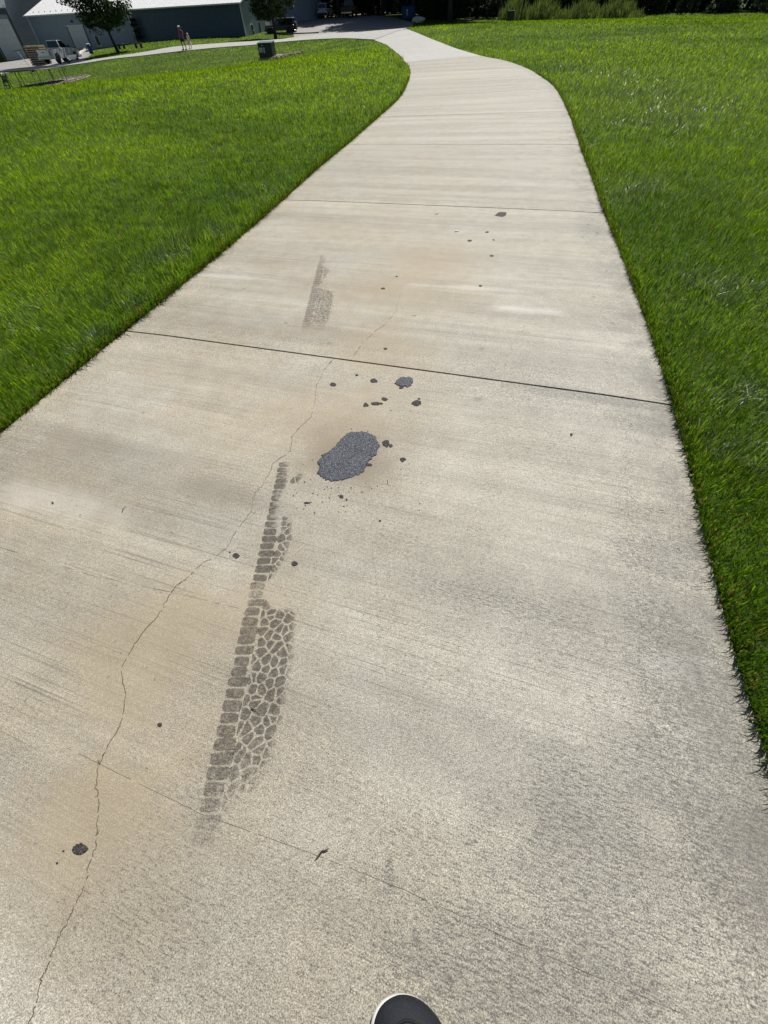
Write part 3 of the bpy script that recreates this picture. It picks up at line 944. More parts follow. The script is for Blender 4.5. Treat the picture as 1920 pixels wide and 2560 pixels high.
def ribbed(x0, x1, zlo, zhi, y0, step=.3, dpt=.03, axis='x', top=None):
    mb = MB(); n = max(2, int(abs(x1 - x0) / step)); pts = []
    for i in range(n):
        a = x0 + (x1 - x0) * i / n; w = (x1 - x0) / n
        pts += [(a, 0), (a + w * .62, 0), (a + w * .70, -dpt), (a + w * .92, -dpt)]
    pts.append((x1, 0))
    vs, fs = [], []
    for u, o_ in pts:
        zt = zhi if top is None else top(u)
        if axis == 'x': vs += [(u, y0 + o_, zlo), (u, y0 + o_, zt)]
        else: vs += [(y0 - o_, u, zlo), (y0 - o_, u, zt)]
    for i in range(len(pts) - 1): fs.append((2 * i, 2 * i + 2, 2 * i + 3, 2 * i + 1))
    return mb.add(vs, fs)
DEP = 30.0; PIT = .30
xm = hA(z1(1535, 345))[0]           # where the light siding gives way to the dark
ribbed(.0, xm, BZ, EV, 0).build('wall', M['siding_light'], shed, label='pale grey ribbed front wall at the left end')
ribbed(xm, LA, BZ, EV, 0).build('wall', M['siding_dark'], shed, label='dark teal ribbed front wall')
gab = lambda u: EV + PIT * (u if u < DEP / 2 else DEP - u)
ribbed(0, DEP, BZ, EV, LA, axis='y', top=gab).build('wall', M['siding_end_lit'], shed, label='end wall at the right, coloured pale for the light on it')
ribbed(DEP, 0, BZ, EV, 0, axis='y', top=gab, dpt=-.03).build('wall', M['siding_light'], shed)
MB().quad((LA, DEP, BZ), (0, DEP, BZ), (0, DEP, EV), (LA, DEP, EV)).build('wall', M['siding_dark'], shed)
mb = MB(); ov = .35
for s_ in (0, 1):
    y0, y1 = (-ov, DEP / 2) if s_ == 0 else (DEP + ov, DEP / 2)
    za, zb = EV - ov * PIT + .06, EV + PIT * DEP / 2 + .06
    mb.add([(-.3, y0, za), (LA + .3, y0, za), (LA + .3, y1, zb), (-.3, y1, zb), (-.3, y0, za - .12), (LA + .3, y0, za - .12), (LA + .3, y1, zb - .12), (-.3, y1, zb - .12)],
           [(0, 1, 2, 3), (7, 6, 5, 4), (0, 4, 5, 1), (1, 5, 6, 2), (0, 3, 7, 4)])
roof = mb.build('roof', M['roof_white'], shed)
mb = MB()
for i in range(int(LA / .6)):
    x = .3 + i * .6
    mb.add([(x - .02, -ov, EV - ov * PIT + .062), (x + .02, -ov, EV - ov * PIT + .062), (x + .02, DEP / 2, EV + PIT * DEP / 2 + .062), (x - .02, DEP / 2, EV + PIT * DEP / 2 + .062),
            (x, -ov, EV - ov * PIT + .10), (x, DEP / 2, EV + PIT * DEP / 2 + .10)], [(0, 4, 5, 3), (4, 1, 2, 5), (0, 1, 4)])
mb.build('roof_seam', M['roof_white'], roof)['kind'] = 'stuff'
sg = MB().box((0, 0, .05), (.14, .06, .10), .01).build('snow_guard', M['trim_dark'], roof)
for k in range(1, 9):
    g_ = sg if k == 1 else sg.copy()
    if k > 1: col.objects.link(g_)
    g_.location = (k * 1.15, .5, EV + .5 * PIT + .06)
MB().box((LA / 2, -ov - .07, EV - ov * PIT), (LA + .6, .12, .14), .02).build('gutter', M['trim_white'], shed)
MB().tube([(LA - .25, -.06, EV - .1), (LA - .25, -.06, BZ)], .10, 8).build('downspout', M['siding_dark'], shed)
MB().box((LA + .02, -.03, (EV + BZ) / 2), (.16, .10, EV - BZ)).build('corner_trim', M['trim_white'], shed)
MB().box((-.0, -.03, (EV + BZ) / 2), (.14, .10, EV - BZ)).build('corner_trim', M['trim_white'], shed)
MB().box((xm, -.06, (EV + BZ) / 2), (.12, .06, EV - BZ)).build('corner_trim', M['trim_white'], shed)
def box_from(mbname, pxs, mat, parent, thick=.08, off=-.04, pad_=0):
    us, zs = zip(*[hA(p) for p in pxs])
    u0, u1, a, b = min(us) - pad_, max(us) + pad_, min(zs) - pad_, max(zs) + pad_
    return (u0, u1, a, b)
u0, _ = hA(z1(775, 305)); u1, zt = hA(z1(955, 297)); _, zb = hA(z1(1045, 548))
dr = MB().box(((u0 + u1) / 2, -.05, (zt + zb) / 2), (u1 - u0, .04, zt - zb)).build('door', M['door_white'], shed)
for s_ in (u0 - .06, u1 + .06): MB().box((s_, -.06, (zt + zb) / 2), (.12, .10, zt - zb)).build('door_frame', M['trim_dark'], dr)
for k in range(4):
    MB().box(((u0 + u1) / 2, -.075, zb + (zt - zb) * (k + .5) / 4), (u1 - u0 - .04, .03, (zt - zb) / 4 - .03), .008).build('door_panel', M['door_white'], dr)
MB().box(((u0 + u1) / 2, -.07, zt + .07), (u1 - u0 + .3, .12, .12)).build('door_header', M['trim_white'], dr)
u0, zt = hA(z1(1078, 405)); u1, _ = hA(z1(1130, 402)); _, zb = hA(z1(1150, 535))
wd = MB().box(((u0 + u1) / 2, -.055, (zt + zb) / 2), (u1 - u0, .06, zt - zb)).build('window', M['trim_white'], shed)
MB().box(((u0 + u1) / 2, -.09, (zt + zb) / 2), (u1 - u0 - .22, .02, zt - zb - .22)).build('pane', M['dark_glass'], wd)
ul, zl = hA(z1(832, 247))
MB().box((ul, -.14, zl), (.35, .22, .18), .04).build('wall_lamp', M['black_plastic'], shed)
# windows and service door in the end wall (local y runs back)
Ea, Eb = Ab, Ab + Vector((-t_A.y, t_A.x, 0)) * DEP
hE = lambda q_: plane_hit(*q_, Ea, Eb)
def endbox(name, pa, pb, mat, inner=None, parent=shed, th=.08):
    ua, za = hE(pa); ub, zb_ = hE(pb)
    o = MB().box((LA + .05, (ua + ub) / 2, (za + zb_) / 2), (th, abs(ub - ua), abs(za - zb_))).build(name, mat, parent)
    if inner: MB().box((LA + .10, (ua + ub) / 2, (za + zb_) / 2), (.03, abs(ub - ua) * .74, abs(za - zb_) * .84)).build('pane', inner, o)
    return o
endbox('window', z3(205, 282), z3(246, 352), M['trim_white'], M['dark_glass'])
endbox('window', z3(220, 352), z3(266, 412), M['trim_white'], M['dark_glass'])
endbox('door', z3(300, 262), z3(335, 392), M['trim_dark'])
endbox('garage_door', z3(370, 230), z3(465, 360), M['door_white'])

# ------------------------------------------------------------------ tall garage at the left
Ca = at(75, 156); Ca.z = 0
gdir = Vector((-.985, -.17, 0)).normalized()        # front wall runs to the left
bdir = Vector((.17, .985, 0)).normalized()
c1 = dep(78, 154, 100); Ca = V3(c1.x, c1.y)
angC = math.atan2(-gdir.y, -gdir.x)
hall = empty('garage_building', (Ca.x, Ca.y, 0), angC, 'tall grey garage with a big pale roll up door at the left edge', 'building')
Cb = Ca - gdir
def hC(q_):
    u, z = plane_hit(*q_, Ca, Cb); return u, z      # u negative towards the left
ue, EVC = hC(z1(0, 150))
EVC = max(hC(z1(130, 150))[1], 4.0)
LC, DC, CB = 26.0, 24.0, hC(z1(345, 735))[1] - .6
gabC = lambda u: EVC + .75 * (u if u < DC / 2 else DC - u)
ribbed(-LC, 0, CB, EVC, 0).build('wall', M['siding_light'], hall)
ribbed(0, DC, CB, EVC, 0, axis='y', top=gabC).build('wall', M['siding_shaded'], hall, label='ribbed end wall, coloured dark for its shade')
MB().quad((0, DC, CB), (-LC, DC, CB), (-LC, DC, EVC), (0, DC, EVC)).build('wall', M['siding_shaded'], hall)
MB().add([(-LC, 0, CB), (-LC, DC, CB), (-LC, DC, EVC), (-LC, DC / 2, gabC(DC / 2)), (-LC, 0, EVC)], [(0, 1, 2, 3, 4)]).build('wall', M['siding_shaded'], hall)
mb = MB()
for s_ in (0, 1):
    y0, y1 = (-.3, DC / 2) if s_ == 0 else (DC + .3, DC / 2)
    za, zb = EVC - .3 * .75 + .05, EVC + .75 * DC / 2 + .05
    mb.add([(-LC - .2, y0, za), (.2, y0, za), (.2, y1, zb), (-LC - .2, y1, zb), (-LC - .2, y0, za - .1), (.2, y0, za - .1), (.2, y1, zb - .1), (-LC - .2, y1, zb - .1)],
           [(0, 1, 2, 3), (7, 6, 5, 4), (0, 4, 5, 1), (1, 5, 6, 2), (0, 3, 7, 4)])
mb.build('roof', M['roof_grey'], hall)
MB().box((-LC / 2, -.07, EVC - .45), (LC, .12, .75)).build('fascia', M['siding_shaded'], hall)
MB().box((-.02, -.05, (EVC + CB) / 2), (.30, .14, EVC - CB)).build('corner_trim', M['trim_dark'], hall)
ud1, zdb = hC(z1(345, 720)); ud0, _ = hC(z1(100, 728)); _, zdt = hC(z1(95, 215))
zdt = min(zdt, EVC - .9)
def big_door(a, b):
    dm = MB().box(((a + b) / 2, -.04, (zdt + zdb) / 2), (b - a, .04, zdt - zdb)).build('garage_door', M['door_white'], hall)
    n_ = 7
    for k in range(n_):
        MB().box(((a + b) / 2, -.075, zdb + (zdt - zdb) * (k + .5) / n_), (b - a - .06, .03, (zdt - zdb) / n_ - .03), .008).build('door_panel', M['door_white'], dm)
    for x in (a - .08, b + .08): MB().box((x, -.07, (zdt + zdb) / 2), (.14, .13, zdt - zdb)).build('door_frame', M['trim_dark'], dm)
w_ = ud1 - ud0
print('garage', EVC, CB, ud0, ud1, zdb, zdt, 'shed', eaveL, eaveR, LA)
big_door(ud0, ud1)
big_door(ud0 - w_ - 1.6, ud0 - 1.6)
b_ = MB().box((ud0 - .8, -.05, zdb + .7), (.9, .06, 1.4)).build('window', M['dark_glass'], hall)

# ------------------------------------------------------------------ trees
def leaf_cloud(clumps, per, size, seed, flat_=.9):
    r = np.random.default_rng(seed)
    V, Fc = [], []
    cs = np.array([c[:3] for c in clumps]); rs = np.array([c[3] for c in clumps])
    N = len(clumps) * per
    dirs = r.normal(size=(N, 3)); dirs /= np.linalg.norm(dirs, axis=1)[:, None]
    rad = r.random(N) ** .45
    ci = np.repeat(np.arange(len(clumps)), per)
    p = cs[ci] + dirs * (rad * rs[ci])[:, None] * np.array([1, 1, .75])
    nrm = dirs + r.normal(size=(N, 3)) * .8; nrm[:, 2] += .4; nrm /= np.linalg.norm(nrm, axis=1)[:, None]
    a = np.cross(nrm, r.normal(size=(N, 3))); a /= np.linalg.norm(a, axis=1)[:, None]
    b = np.cross(nrm, a)
    s_ = size * r.uniform(.6, 1.3, N)[:, None]
    quad = np.stack([p - a * s_, p - b * s_ * .5, p + a * s_, p + b * s_ * .5], 1)
    return quad.reshape(-1, 3), np.arange(N * 4).reshape(-1, 4)
def mesh_np(name, v, f, mat):
    me = bpy.data.meshes.new(name)
    me.vertices.add(len(v)); me.vertices.foreach_set('co', np.asarray(v, np.float32).ravel())
    k = f.shape[1]
    me.loops.add(f.size); me.loops.foreach_set('vertex_index', f.astype(np.int32).ravel())
    me.polygons.add(len(f)); me.polygons.foreach_set('loop_start', np.arange(0, f.size, k, dtype=np.int32))
    try: me.polygons.foreach_set('loop_total', np.full(len(f), k, np.int32))
    except Exception: pass
    me.update(calc_edges=True); me.validate()
    me.materials.append(mat)
    return me
def tree(name, loc, h, cw, base, seed, mat, label, group, trunk_r=.16, per=70, nc=60, leaf=.16, lean=(0, 0), drop=0):
    q = random.Random(seed)
    root = empty(name, loc, 0, label, 'tree', group)
    mb = MB()
    tp = [Vector((lean[0] * k / 6 + q.gauss(0, .04), lean[1] * k / 6 + q.gauss(0, .04), h * .8 * k / 6 - .1)) for k in range(7)]
    mb.tube(tp, [trunk_r * (1.35 if k == 0 else 1 - .13 * k) for k in range(7)], 9)
    clumps = []
    for k in range(12):
        a = k * 2.4 + q.uniform(-.4, .4); z = base * .9 + (h * .7 - base) * (k / 12)
        s0 = tp[0].lerp(tp[-1], min(.95, z / (h * .8)))
        wr = cw * .5 * math.sin(math.pi * min(.95, .25 + .7 * (z - base * .7) / (h - base))) * q.uniform(.7, 1)
        e = s0 + Vector((math.cos(a) * wr, math.sin(a) * wr, wr * .55))
        mb.tube([s0, s0.lerp(e, .5) + Vector((0, 0, .2)), e], [trunk_r * .4, trunk_r * .25, trunk_r * .08], 6)
        clumps.append((e.x, e.y, e.z, cw * .12))
    for k in range(nc):
        t_ = q.random()
        z = base + (h - base) * t_
        pr = math.sin(math.pi * (.12 + .80 * t_)) ** .7 * cw * .5
        a = q.uniform(0, 6.283); r = pr * math.sqrt(q.random()) * q.uniform(.85, 1.05)
        c = tp[0].lerp(tp[-1], min(1, z / (h * .8)))
        clumps.append((c.x + r * math.cos(a), c.y + r * math.sin(a), z, cw * q.uniform(.07, .13)))
    mb.build('trunk', M['bark'], root, True)
    v, f = leaf_cloud(clumps, per, leaf, seed)
    me = mesh_np('crown', v, f, mat)
    o = bpy.data.objects.new('crown', me); col.objects.link(o); o.parent = root
    return root
p = dep(295, 131, 82); T1 = Vector((p.x, p.y, tz(p.x, p.y)))
tree('shade_tree', T1, 10.5, 9.0, 2.2, 21, M['leaf'], 'leafy shade tree in front of the long steel building, left of the two people', 'shade trees by the side path', .17, 130, 150, .16, (-.9, 0))
p = dep(690, 95.5, 86); T2 = Vector((p.x, p.y, tz(p.x, p.y)))
tree('shade_tree', T2, 10.5, 7.6, 2.0, 33, M['leaf'], 'leafy shade tree in front of the black off road car', 'shade trees by the side path', .19, 130, 140, .16)

# the woods: a few trees, then copies of them
wood_src = []
for k, (h, cw, b, lab) in enumerate([(15, 10, 1.6, ''), (18, 11, 2.4, ''), (13, 9, 1.0, '')]):
    wood_src.append(tree('woodland_tree', (0, 0, -50), h, cw, b, 60 + k, M['leaf_dark'], 'x', 'trees of the dark wood', .22 + .03 * k, 90, 90, .26))
used = [False] * 3
WOOD_LAB = 'tall dark tree standing in the wood behind the lawn and car park'
def wood(x, y, k, sc, rz):
    if not used[k]: o = wood_src[k]; used[k] = True
    else: o = copy_tree(wood_src[k])
    o.location = (x, y, tz(x, y) - .1); o.scale = (sc,) * 3; o.rotation_euler = (0, 0, rz)
    o['label'] = WOOD_LAB
    return o
for k_, (x_, y_, rz_) in enumerate([(8.8, 101.5, 0), (-3.6, 116, 2), (-7.5, 121, 4), (4.5, 117, 1), (13.5, 92.5, 3)]):
    if k_ == 0:
        big_tree = tree('canopy_tree', (0, 0, -50), 22, 19, 7.5, 71, M['leaf_dark'], 'x', 'big trees shading the car park', .32, 150, 210, .34)
        o = big_tree
    else: o = copy_tree(big_tree)
    o.location = (x_, y_, tz(x_, y_) - .1); o.rotation_euler = (0, 0, rz_)
    o['label'] = 'tall broad tree whose canopy shades the car park'
q = random.Random(12)
spots = []
# behind the lot
for x in np.linspace(-30, 14, 9): spots.append((x + q.uniform(-1.5, 1.5), 128 + q.uniform(-2, 3)))
for x in np.linspace(-40, 30, 10): spots.append((x + q.uniform(-2, 2), 140 + q.uniform(-2, 3)))
# right side of the lot, and along the far rim of the lawn
spots += [(12.5, 101), (11, 109), (15, 97), (3, 124), (-9, 126.5)]
rim = [Vector((17, 97, 0)), Vector((24, 94, 0)), Vector((32, 90, 0)), Vector((41, 84, 0)), Vector((50, 77, 0)), Vector((59, 69, 0)), Vector((68, 59, 0)), Vector((76, 48, 0))]
for i in range(len(rim) - 1):
    dirn = (rim[i + 1] - rim[i]); nrm = Vector((-dirn.y, dirn.x, 0)).normalized()
    for off in (4, 10, 18):
        p = rim[i].lerp(rim[i + 1], q.uniform(.2, .8)) + nrm * (off + q.uniform(-1, 1.5)) if nrm.y > 0 else rim[i] - nrm * off
        if i < 4: p = p + nrm * 11
        spots.append((p.x, p.y))
for i, (x, y) in enumerate(spots): wood(x, y, i % 3, q.uniform(.85, 1.15), q.uniform(0, 6.28))

# shrubs at the wood's edge: individuals copied from four builds
def shrub(seed, h, w, mat, per=120, leaf=.085):
    q_ = random.Random(seed)
    root = empty('edge_shrub', (0, 0, -50), 0, 'x', 'shrub', 'shrubs along the edge of the wood')
    mb = MB(); cl = []
    for k in range(14):
        a = q_.uniform(0, 6.28); r = w * .45 * q_.random(); e = Vector((math.cos(a) * r, math.sin(a) * r, h * q_.uniform(.45, .95)))
        mb.tube([(e.x * .15, e.y * .15, -.1), (e.x * .6, e.y * .6, e.z * .6), e], [.03, .02, .008], 5)
        cl.append((*e, w * .17)); cl.append((e.x * .9, e.y * .9, e.z * .55, w * .18)); cl.append((e.x * 1.05, e.y * 1.05, e.z * .22, w * .15))
    mb.build('stem', M['bark'], root)
    v, f = leaf_cloud(cl, per, leaf, seed)
    me = mesh_np('foliage', v, f, mat)
    o = bpy.data.objects.new('foliage', me); col.objects.link(o); o.parent = root
    return root
ssrc = [shrub(301, 3.4, 3.6, M['leaf_dark']), shrub(302, 2.8, 3.2, M['leaf_mid']), shrub(303, 3.8, 4.0, M['leaf_dark']), shrub(304, 3.0, 2.6, M['leaf_mid'])]
us = [False] * 4
sp = []
for x in np.linspace(-30, 10, 22): sp.append((x + q.uniform(-.6, .6), 124.8 + q.uniform(-.5, 1.2) + (.0 if x < 6 else -2)))
sp += [(10.2, 99), (10.4, 103), (10.8, 107.5), (9.5, 112), (8.5, 117), (7, 121), (12.4, 98.5), (13.5, 97.6), (14.8, 97.0), (11.0, 97.8)]
for i in range(len(rim) - 1):
    dirn = (rim[i + 1] - rim[i]); nrm = Vector((-dirn.y, dirn.x, 0)).normalized()
    n_ = 5
    for k in range(n_):
        p = rim[i].lerp(rim[i + 1], (k + q.uniform(.2, .8)) / n_) + nrm * (q.uniform(1.6, 3.0) + (3.5 if 1 <= i < 4 else 0))
        sp.append((p.x, p.y))
for i, (x, y) in enumerate(sp):
    k = q.randrange(4)
    if not us[k]: o = ssrc[k]; us[k] = True
    else: o = copy_tree(ssrc[k])
    o.location = (x, y, tz(x, y)); o.rotation_euler = (0, 0, q.uniform(0, 6.28)); s_ = q.uniform(.8, 1.25); o.scale = (s_, s_, s_)
    o['label'] = 'dark leafy shrub in the row along the edge of the wood'
# undergrowth closing the wood behind: one mass
cl = []
for i in range(len(rim) - 1):
    dirn = (rim[i + 1] - rim[i]); nrm = Vector((-dirn.y, dirn.x, 0)).normalized()
    for k in range(22):
        p = rim[i].lerp(rim[i + 1], q.random()) + nrm * q.uniform(5, 15)
        
        if i < 4: p = p + nrm * 6
        cl.append((p.x, p.y, tz(p.x, p.y) + q.uniform(.3, 4.5 if i < 4 else 6), q.uniform(1.4, 2.2)))
for k in range(170):
    x, y = q.uniform(-45, 22), q.uniform(131, 138); cl.append((x, y, tz(x, y) + q.uniform(.3, 7), q.uniform(1.4, 2.2)))
for k in range(45):
    x, y = q.uniform(13, 20), q.uniform(101, 118); cl.append((x, y, tz(x, y) + q.uniform(.3, 6), q.uniform(1.4, 2.2)))
v, f = leaf_cloud(cl, 160, .32, 77)
o = bpy.data.objects.new('undergrowth', mesh_np('undergrowth', v, f, M['leaf_dark'])); col.objects.link(o); o['kind'] = 'stuff'

# tall pale reeds along the lawn's far rim
r = np.random.default_rng(5)
ra, rb = dep(1240, 51, 92.5), dep(1590, 47, 78)
N = 5200
tt = r.random(N); offs = r.random(N) ** .8 * 3.0
rd = Vector((rb.x - ra.x, rb.y - ra.y, 0)).normalized(); rn = Vector((-rd.y, rd.x, 0))
X = ra.x + (rb.x - ra.x) * tt + rn.x * offs; Y = ra.y + (rb.y - ra.y) * tt + rn.y * offs
Zg = ter(X, Y)
prof = 1.15 + .5 * np.sin(tt * 9) * .4 + .35 * np.sin(tt * 23 + 1) * .4
hh = (prof * np.interp(tt, [0, .05, .8, 1], [.7, 1, .9, .45]) * (1 + offs * .22)) * r.uniform(.45, 1.35, N) * (.75 + .5 * np.sin(tt * 61) * np.sin(tt * 37 + 2))
w = r.uniform(.012, .03, N)
an = r.uniform(0, 6.28, N); ln = r.normal(0, .22, (N, 2)) * hh[:, None]
v = np.empty((N, 5, 3))
dx, dy = np.cos(an) * w, np.sin(an) * w
v[:, 0] = np.c_[X - dx, Y - dy, Zg]; v[:, 1] = np.c_[X + dx, Y + dy, Zg]
v[:, 2] = np.c_[X + dx * 1.6 + ln[:, 0] * .4, Y + dy * 1.6 + ln[:, 1] * .4, Zg + hh * .62]
v[:, 3] = np.c_[X - dx * 1.6 + ln[:, 0] * .4, Y - dy * 1.6 + ln[:, 1] * .4, Zg + hh * .62]
v[:, 4] = np.c_[X + ln[:, 0], Y + ln[:, 1], Zg + hh]
b5 = np.arange(N)[:, None] * 5
tri = np.concatenate([b5 + [0, 1, 2], b5 + [0, 2, 3], b5 + [3, 2, 4]])
o = bpy.data.objects.new('tall_reeds', mesh_np('tall_reeds', v.reshape(-1, 3), tri, M['reed'])); col.objects.link(o); o['kind'] = 'stuff'

# ------------------------------------------------------------------ vehicles
def wheel(parent, x, y, r, w):
    t = MB().lathe((0, 0, 0), [(r * .62, -w / 2), (r * .94, -w / 2), (r, -w * .3), (r, w * .3), (r * .94, w / 2), (r * .62, w / 2)], 20).build('wheel', M['rubber'], parent, True)
    t.location = (x, y, r); t.rotation_euler = (math.pi / 2, 0, 0)
    MB().lathe((0, 0, 0), [(r * .60, -w * .42), (r * .60, w * .42)], 16).build('rim', M['chrome'], t)
def pickup(loc, rz, paint, label, s=1.0, name='pickup_truck'):
    """nose towards +x"""
    T = empty(name, loc, rz, label, 'pickup truck')
    # lower body with wheel arches: profile in x,z extruded across
    def arch(cx, r, n=8): return [(cx - r * math.cos(math.pi * k / n), .42 + r * math.sin(math.pi * k / n)) for k in range(n + 1)]
    prof = [(-2.85, .55), (-2.85, 1.15), (-.55, 1.18), (-.5, 1.2), (1.05, 1.22), (2.55, 1.08), (2.8, .95), (2.82, .5), (2.35, .42)] + list(reversed(arch(1.85, .50))) + [(1.3, .42), (-1.1, .42)] + list(reversed(arch(-1.75, .50))) + [(-2.3, .42)]
    MB().prism(prof, -.98, .98).build('body', paint, T)
    cab = MB()
    lo = [(-.55, -.93), (1.15, -.93), (1.15, .93), (-.55, .93)]; hi = [(-.42, -.74), (.42, -.74), (.42, .74), (-.42, .74)]
    cab.add([(x, y, 1.2) for x, y in lo] + [(x, y, 1.88) for x, y in hi], [(4, 5, 6, 7), (0, 1, 5, 4), (1, 2, 6, 5), (2, 3, 7, 6), (3, 0, 4, 7)])
    cab.build('cab', paint, T)
    g = MB()
    g.add([(.475, -.70, 1.855), (1.115, -.86, 1.26), (1.115, .86, 1.26), (.475, .70, 1.855)], [(0, 1, 2, 3)]).build('windshield', M['dark_glass'], T).location.x = .012
    g = MB(); g.add([(-.555, -.84, 1.30), (-.455, -.70, 1.82), (-.455, .70, 1.82), (-.555, .84, 1.30)], [(0, 1, 2, 3)]).build('rear_window', M['dark_glass'], T)
    for sd in (-1, 1):
        MB().add([(-.42, sd * .925, 1.28), (.95, sd * .925, 1.28), (.40, sd * .775, 1.82), (-.34, sd * .775, 1.82)], [(0, 1, 2, 3) if sd < 0 else (3, 2, 1, 0)]).build('side_window', M['dark_glass'], T)
        MB().box((.95, sd * 1.08, 1.36), (.14, .22, .2), .03).build('mirror', M['black_plastic'], T)
        MB().box((-2.86, sd * .88, .92), (.05, .14, .38), .01).build('tail_lamp', M['red_lens'], T)
        MB().box((2.79, sd * .78, .88), (.06, .34, .2), .02).build('headlamp', M['clear_lens'], T)
    b = MB().box((-1.68, 0, 1.172), (2.1, 1.6, .02)).build('bed', M['black_plastic'], T)
    tg = MB().box((-2.865, 0, .88), (.04, 1.46, .5), .012).build('tailgate', paint, T)
    MB().box((-2.892, 0, 1.0), (.02, .26, .08)).build('handle', M['black_plastic'], tg)
    MB().box((-2.93, 0, .52), (.18, 1.85, .2), .03).build('rear_bumper', M['chrome'], T)
    MB().box((2.86, 0, .52), (.16, 1.9, .24), .04).build('front_bumper', M['chrome'], T)
    MB().box((2.815, 0, .85), (.04, 1.15, .26), .01).build('grille', M['black_plastic'], T)
    for x in (-1.75, 1.85):
        for y in (-.84, .84): wheel(T, x, y, .40, .26)
    T.scale = (s, s, s)
    return T
p = dep(158, 158, 79)
tr_ = pickup((p.x, p.y, tz(p.x, p.y) + .02), R_(80), M['white_paint'], 'white pickup truck parked beside the lumber stack at the steel building')

def offroad(loc, rz, label):
    T = empty('offroad_car', loc, rz, label, 'car')
    paint = M['black_paint']
    MB().box((.0, 0, .82), (3.9, 1.55, .55), .06).build('body', paint, T)
    MB().prism([(.55, 1.09), (1.95, 1.05), (2.0, .72), (.55, .72)], -.72, .72).build('hood', paint, T)
    cab = MB(); cab.add([(-1.9, -.74, 1.09), (.62, -.74, 1.09), (.62, .74, 1.09), (-1.9, .74, 1.09), (-1.85, -.66, 1.72), (.35, -.66, 1.72), (.35, .66, 1.72), (-1.85, .66, 1.72)], [(0, 1, 5, 4), (1, 2, 6, 5), (2, 3, 7, 6), (3, 0, 4, 7)])
    cab.build('cab', paint, T)
    MB().box((-.75, 0, 1.76), (2.3, 1.40, .08), .03).build('roof', M['roof_grey'], T)
    for sd in (-1, 1):
        for x0, x1 in ((-1.75, -1.0), (-.9, -.25), (-.15, .42)):
            MB().add([(x0, sd * .745, 1.14), (x1, sd * .745, 1.14), (x1 - .06, sd * .69, 1.62), (x0 + .03, sd * .69, 1.62)], [(0, 1, 2, 3) if sd < 0 else (3, 2, 1, 0)]).build('side_window', M['dark_glass'], T)
        for x in (-1.3, 1.35):
            MB().box((x, sd * .84, .86), (1.0, .24, .08), .03).build('fender', M['black_plastic'], T)
            wheel(T, x, sd * .80, .42, .28)
        MB().disc((2.02, sd * .5, .9), (1, 0, 0), .11, .06, 14).build('headlamp', M['clear_lens'], T)
        MB().box((-1.97, sd * .66, .95), (.05, .14, .22), .01).build('tail_lamp', M['red_lens'], T)
    MB().add([(.635, -.68, 1.13), (.635, .68, 1.13), (.375, .62, 1.68), (.375, -.62, 1.68)], [(0, 1, 2, 3)]).build('windshield', M['dark_glass'], T)
    sw_ = MB().lathe((0, 0, 0), [(.2, -.12), (.38, -.12), (.42, -.06), (.42, .06), (.38, .12), (.2, .12)], 18).build('spare_wheel', M['rubber'], T, True)
    sw_.location = (-2.1, 0, 1.0); sw_.rotation_euler = (0, math.pi / 2, 0)
    MB().lathe((0, 0, 0), [(.2, -.125), (.2, .125)], 14).build('rim', M['chrome'], sw_)
    MB().box((2.05, 0, .55), (.14, 1.5, .16), .03).build('front_bumper', M['black_plastic'], T)
    MB().box((-2.02, 0, .52), (.12, 1.5, .16), .03).build('rear_bumper', M['chrome'], T)
    return T
p = dep(704, 84, 93)
jeep_ = offroad((p.x, p.y, tz(p.x, p.y) - .30), R_(172), 'black boxy off road car with a grey roof behind the second shade tree')

jeep_.scale = (1.12, 1.0, .92)

def suv(loc, rz, paint, label, cat='car', name='parked_car'):
    """nose towards +x"""
    T = empty(name, loc, rz, label, cat)
    prof = [(-2.2, .45), (-2.25, .95), (-2.1, 1.05), (1.0, 1.05), (2.1, .92), (2.25, .75), (2.25, .42), (1.9, .36), (-1.9, .36)]
    MB().prism(prof, -.92, .92).build('body', paint, T)
    lo = [(-2.15, -.88), (1.05, -.88), (1.05, .88), (-2.15, .88)]; hi = [(-1.85, -.68), (.25, -.68), (.25, .68), (-1.85, .68)]
    MB().add([(x, y, 1.04) for x, y in lo] + [(x, y, 1.68) for x, y in hi], [(4, 5, 6, 7), (0, 1, 5, 4), (1, 2, 6, 5), (2, 3, 7, 6), (3, 0, 4, 7)]).build('cab', paint, T)
    MB().add([(.33, -.66, 1.63), (1.01, -.80, 1.10), (1.01, .80, 1.10), (.33, .66, 1.63)], [(0, 1, 2, 3)]).build('windshield', M['dark_glass'], T).location.x = .02
    MB().add([(-1.9, -.62, 1.60), (-1.9, .62, 1.60), (-2.12, .78, 1.12), (-2.12, -.78, 1.12)], [(0, 1, 2, 3)]).build('rear_window', M['dark_glass'], T).location.x = -.02
    for sd in (-1, 1):
        MB().add([(-1.9, sd * .865, 1.11), (.85, sd * .865, 1.11), (.2, sd * .725, 1.6), (-1.75, sd * .725, 1.6)], [(0, 1, 2, 3) if sd < 0 else (3, 2, 1, 0)]).build('side_window', M['dark_glass'], T)
        for x in (-1.35, 1.4): wheel(T, x, sd * .82, .36, .22)
        MB().box((2.22, sd * .68, .78), (.08, .38, .16), .03).build('headlamp', M['clear_lens'], T)
        MB().box((-2.23, sd * .76, .92), (.06, .2, .28), .02).build('tail_lamp', M['red_lens'], T)
        MB().box((.85, sd * 1.0, 1.16), (.12, .18, .14), .03).build('mirror', M['black_plastic'], T)
    MB().box((2.245, 0, .58), (.04, 1.1, .2), .01).build('grille', M['black_plastic'], T)
    MB().box((-2.27, 0, .5), (.08, 1.7, .2), .03).build('rear_bumper', M['black_plastic'], T)
    MB().box((-2.265, 0, .78), (.02, .4, .14)).build('number_plate', M['trim_white'], T)
    return T
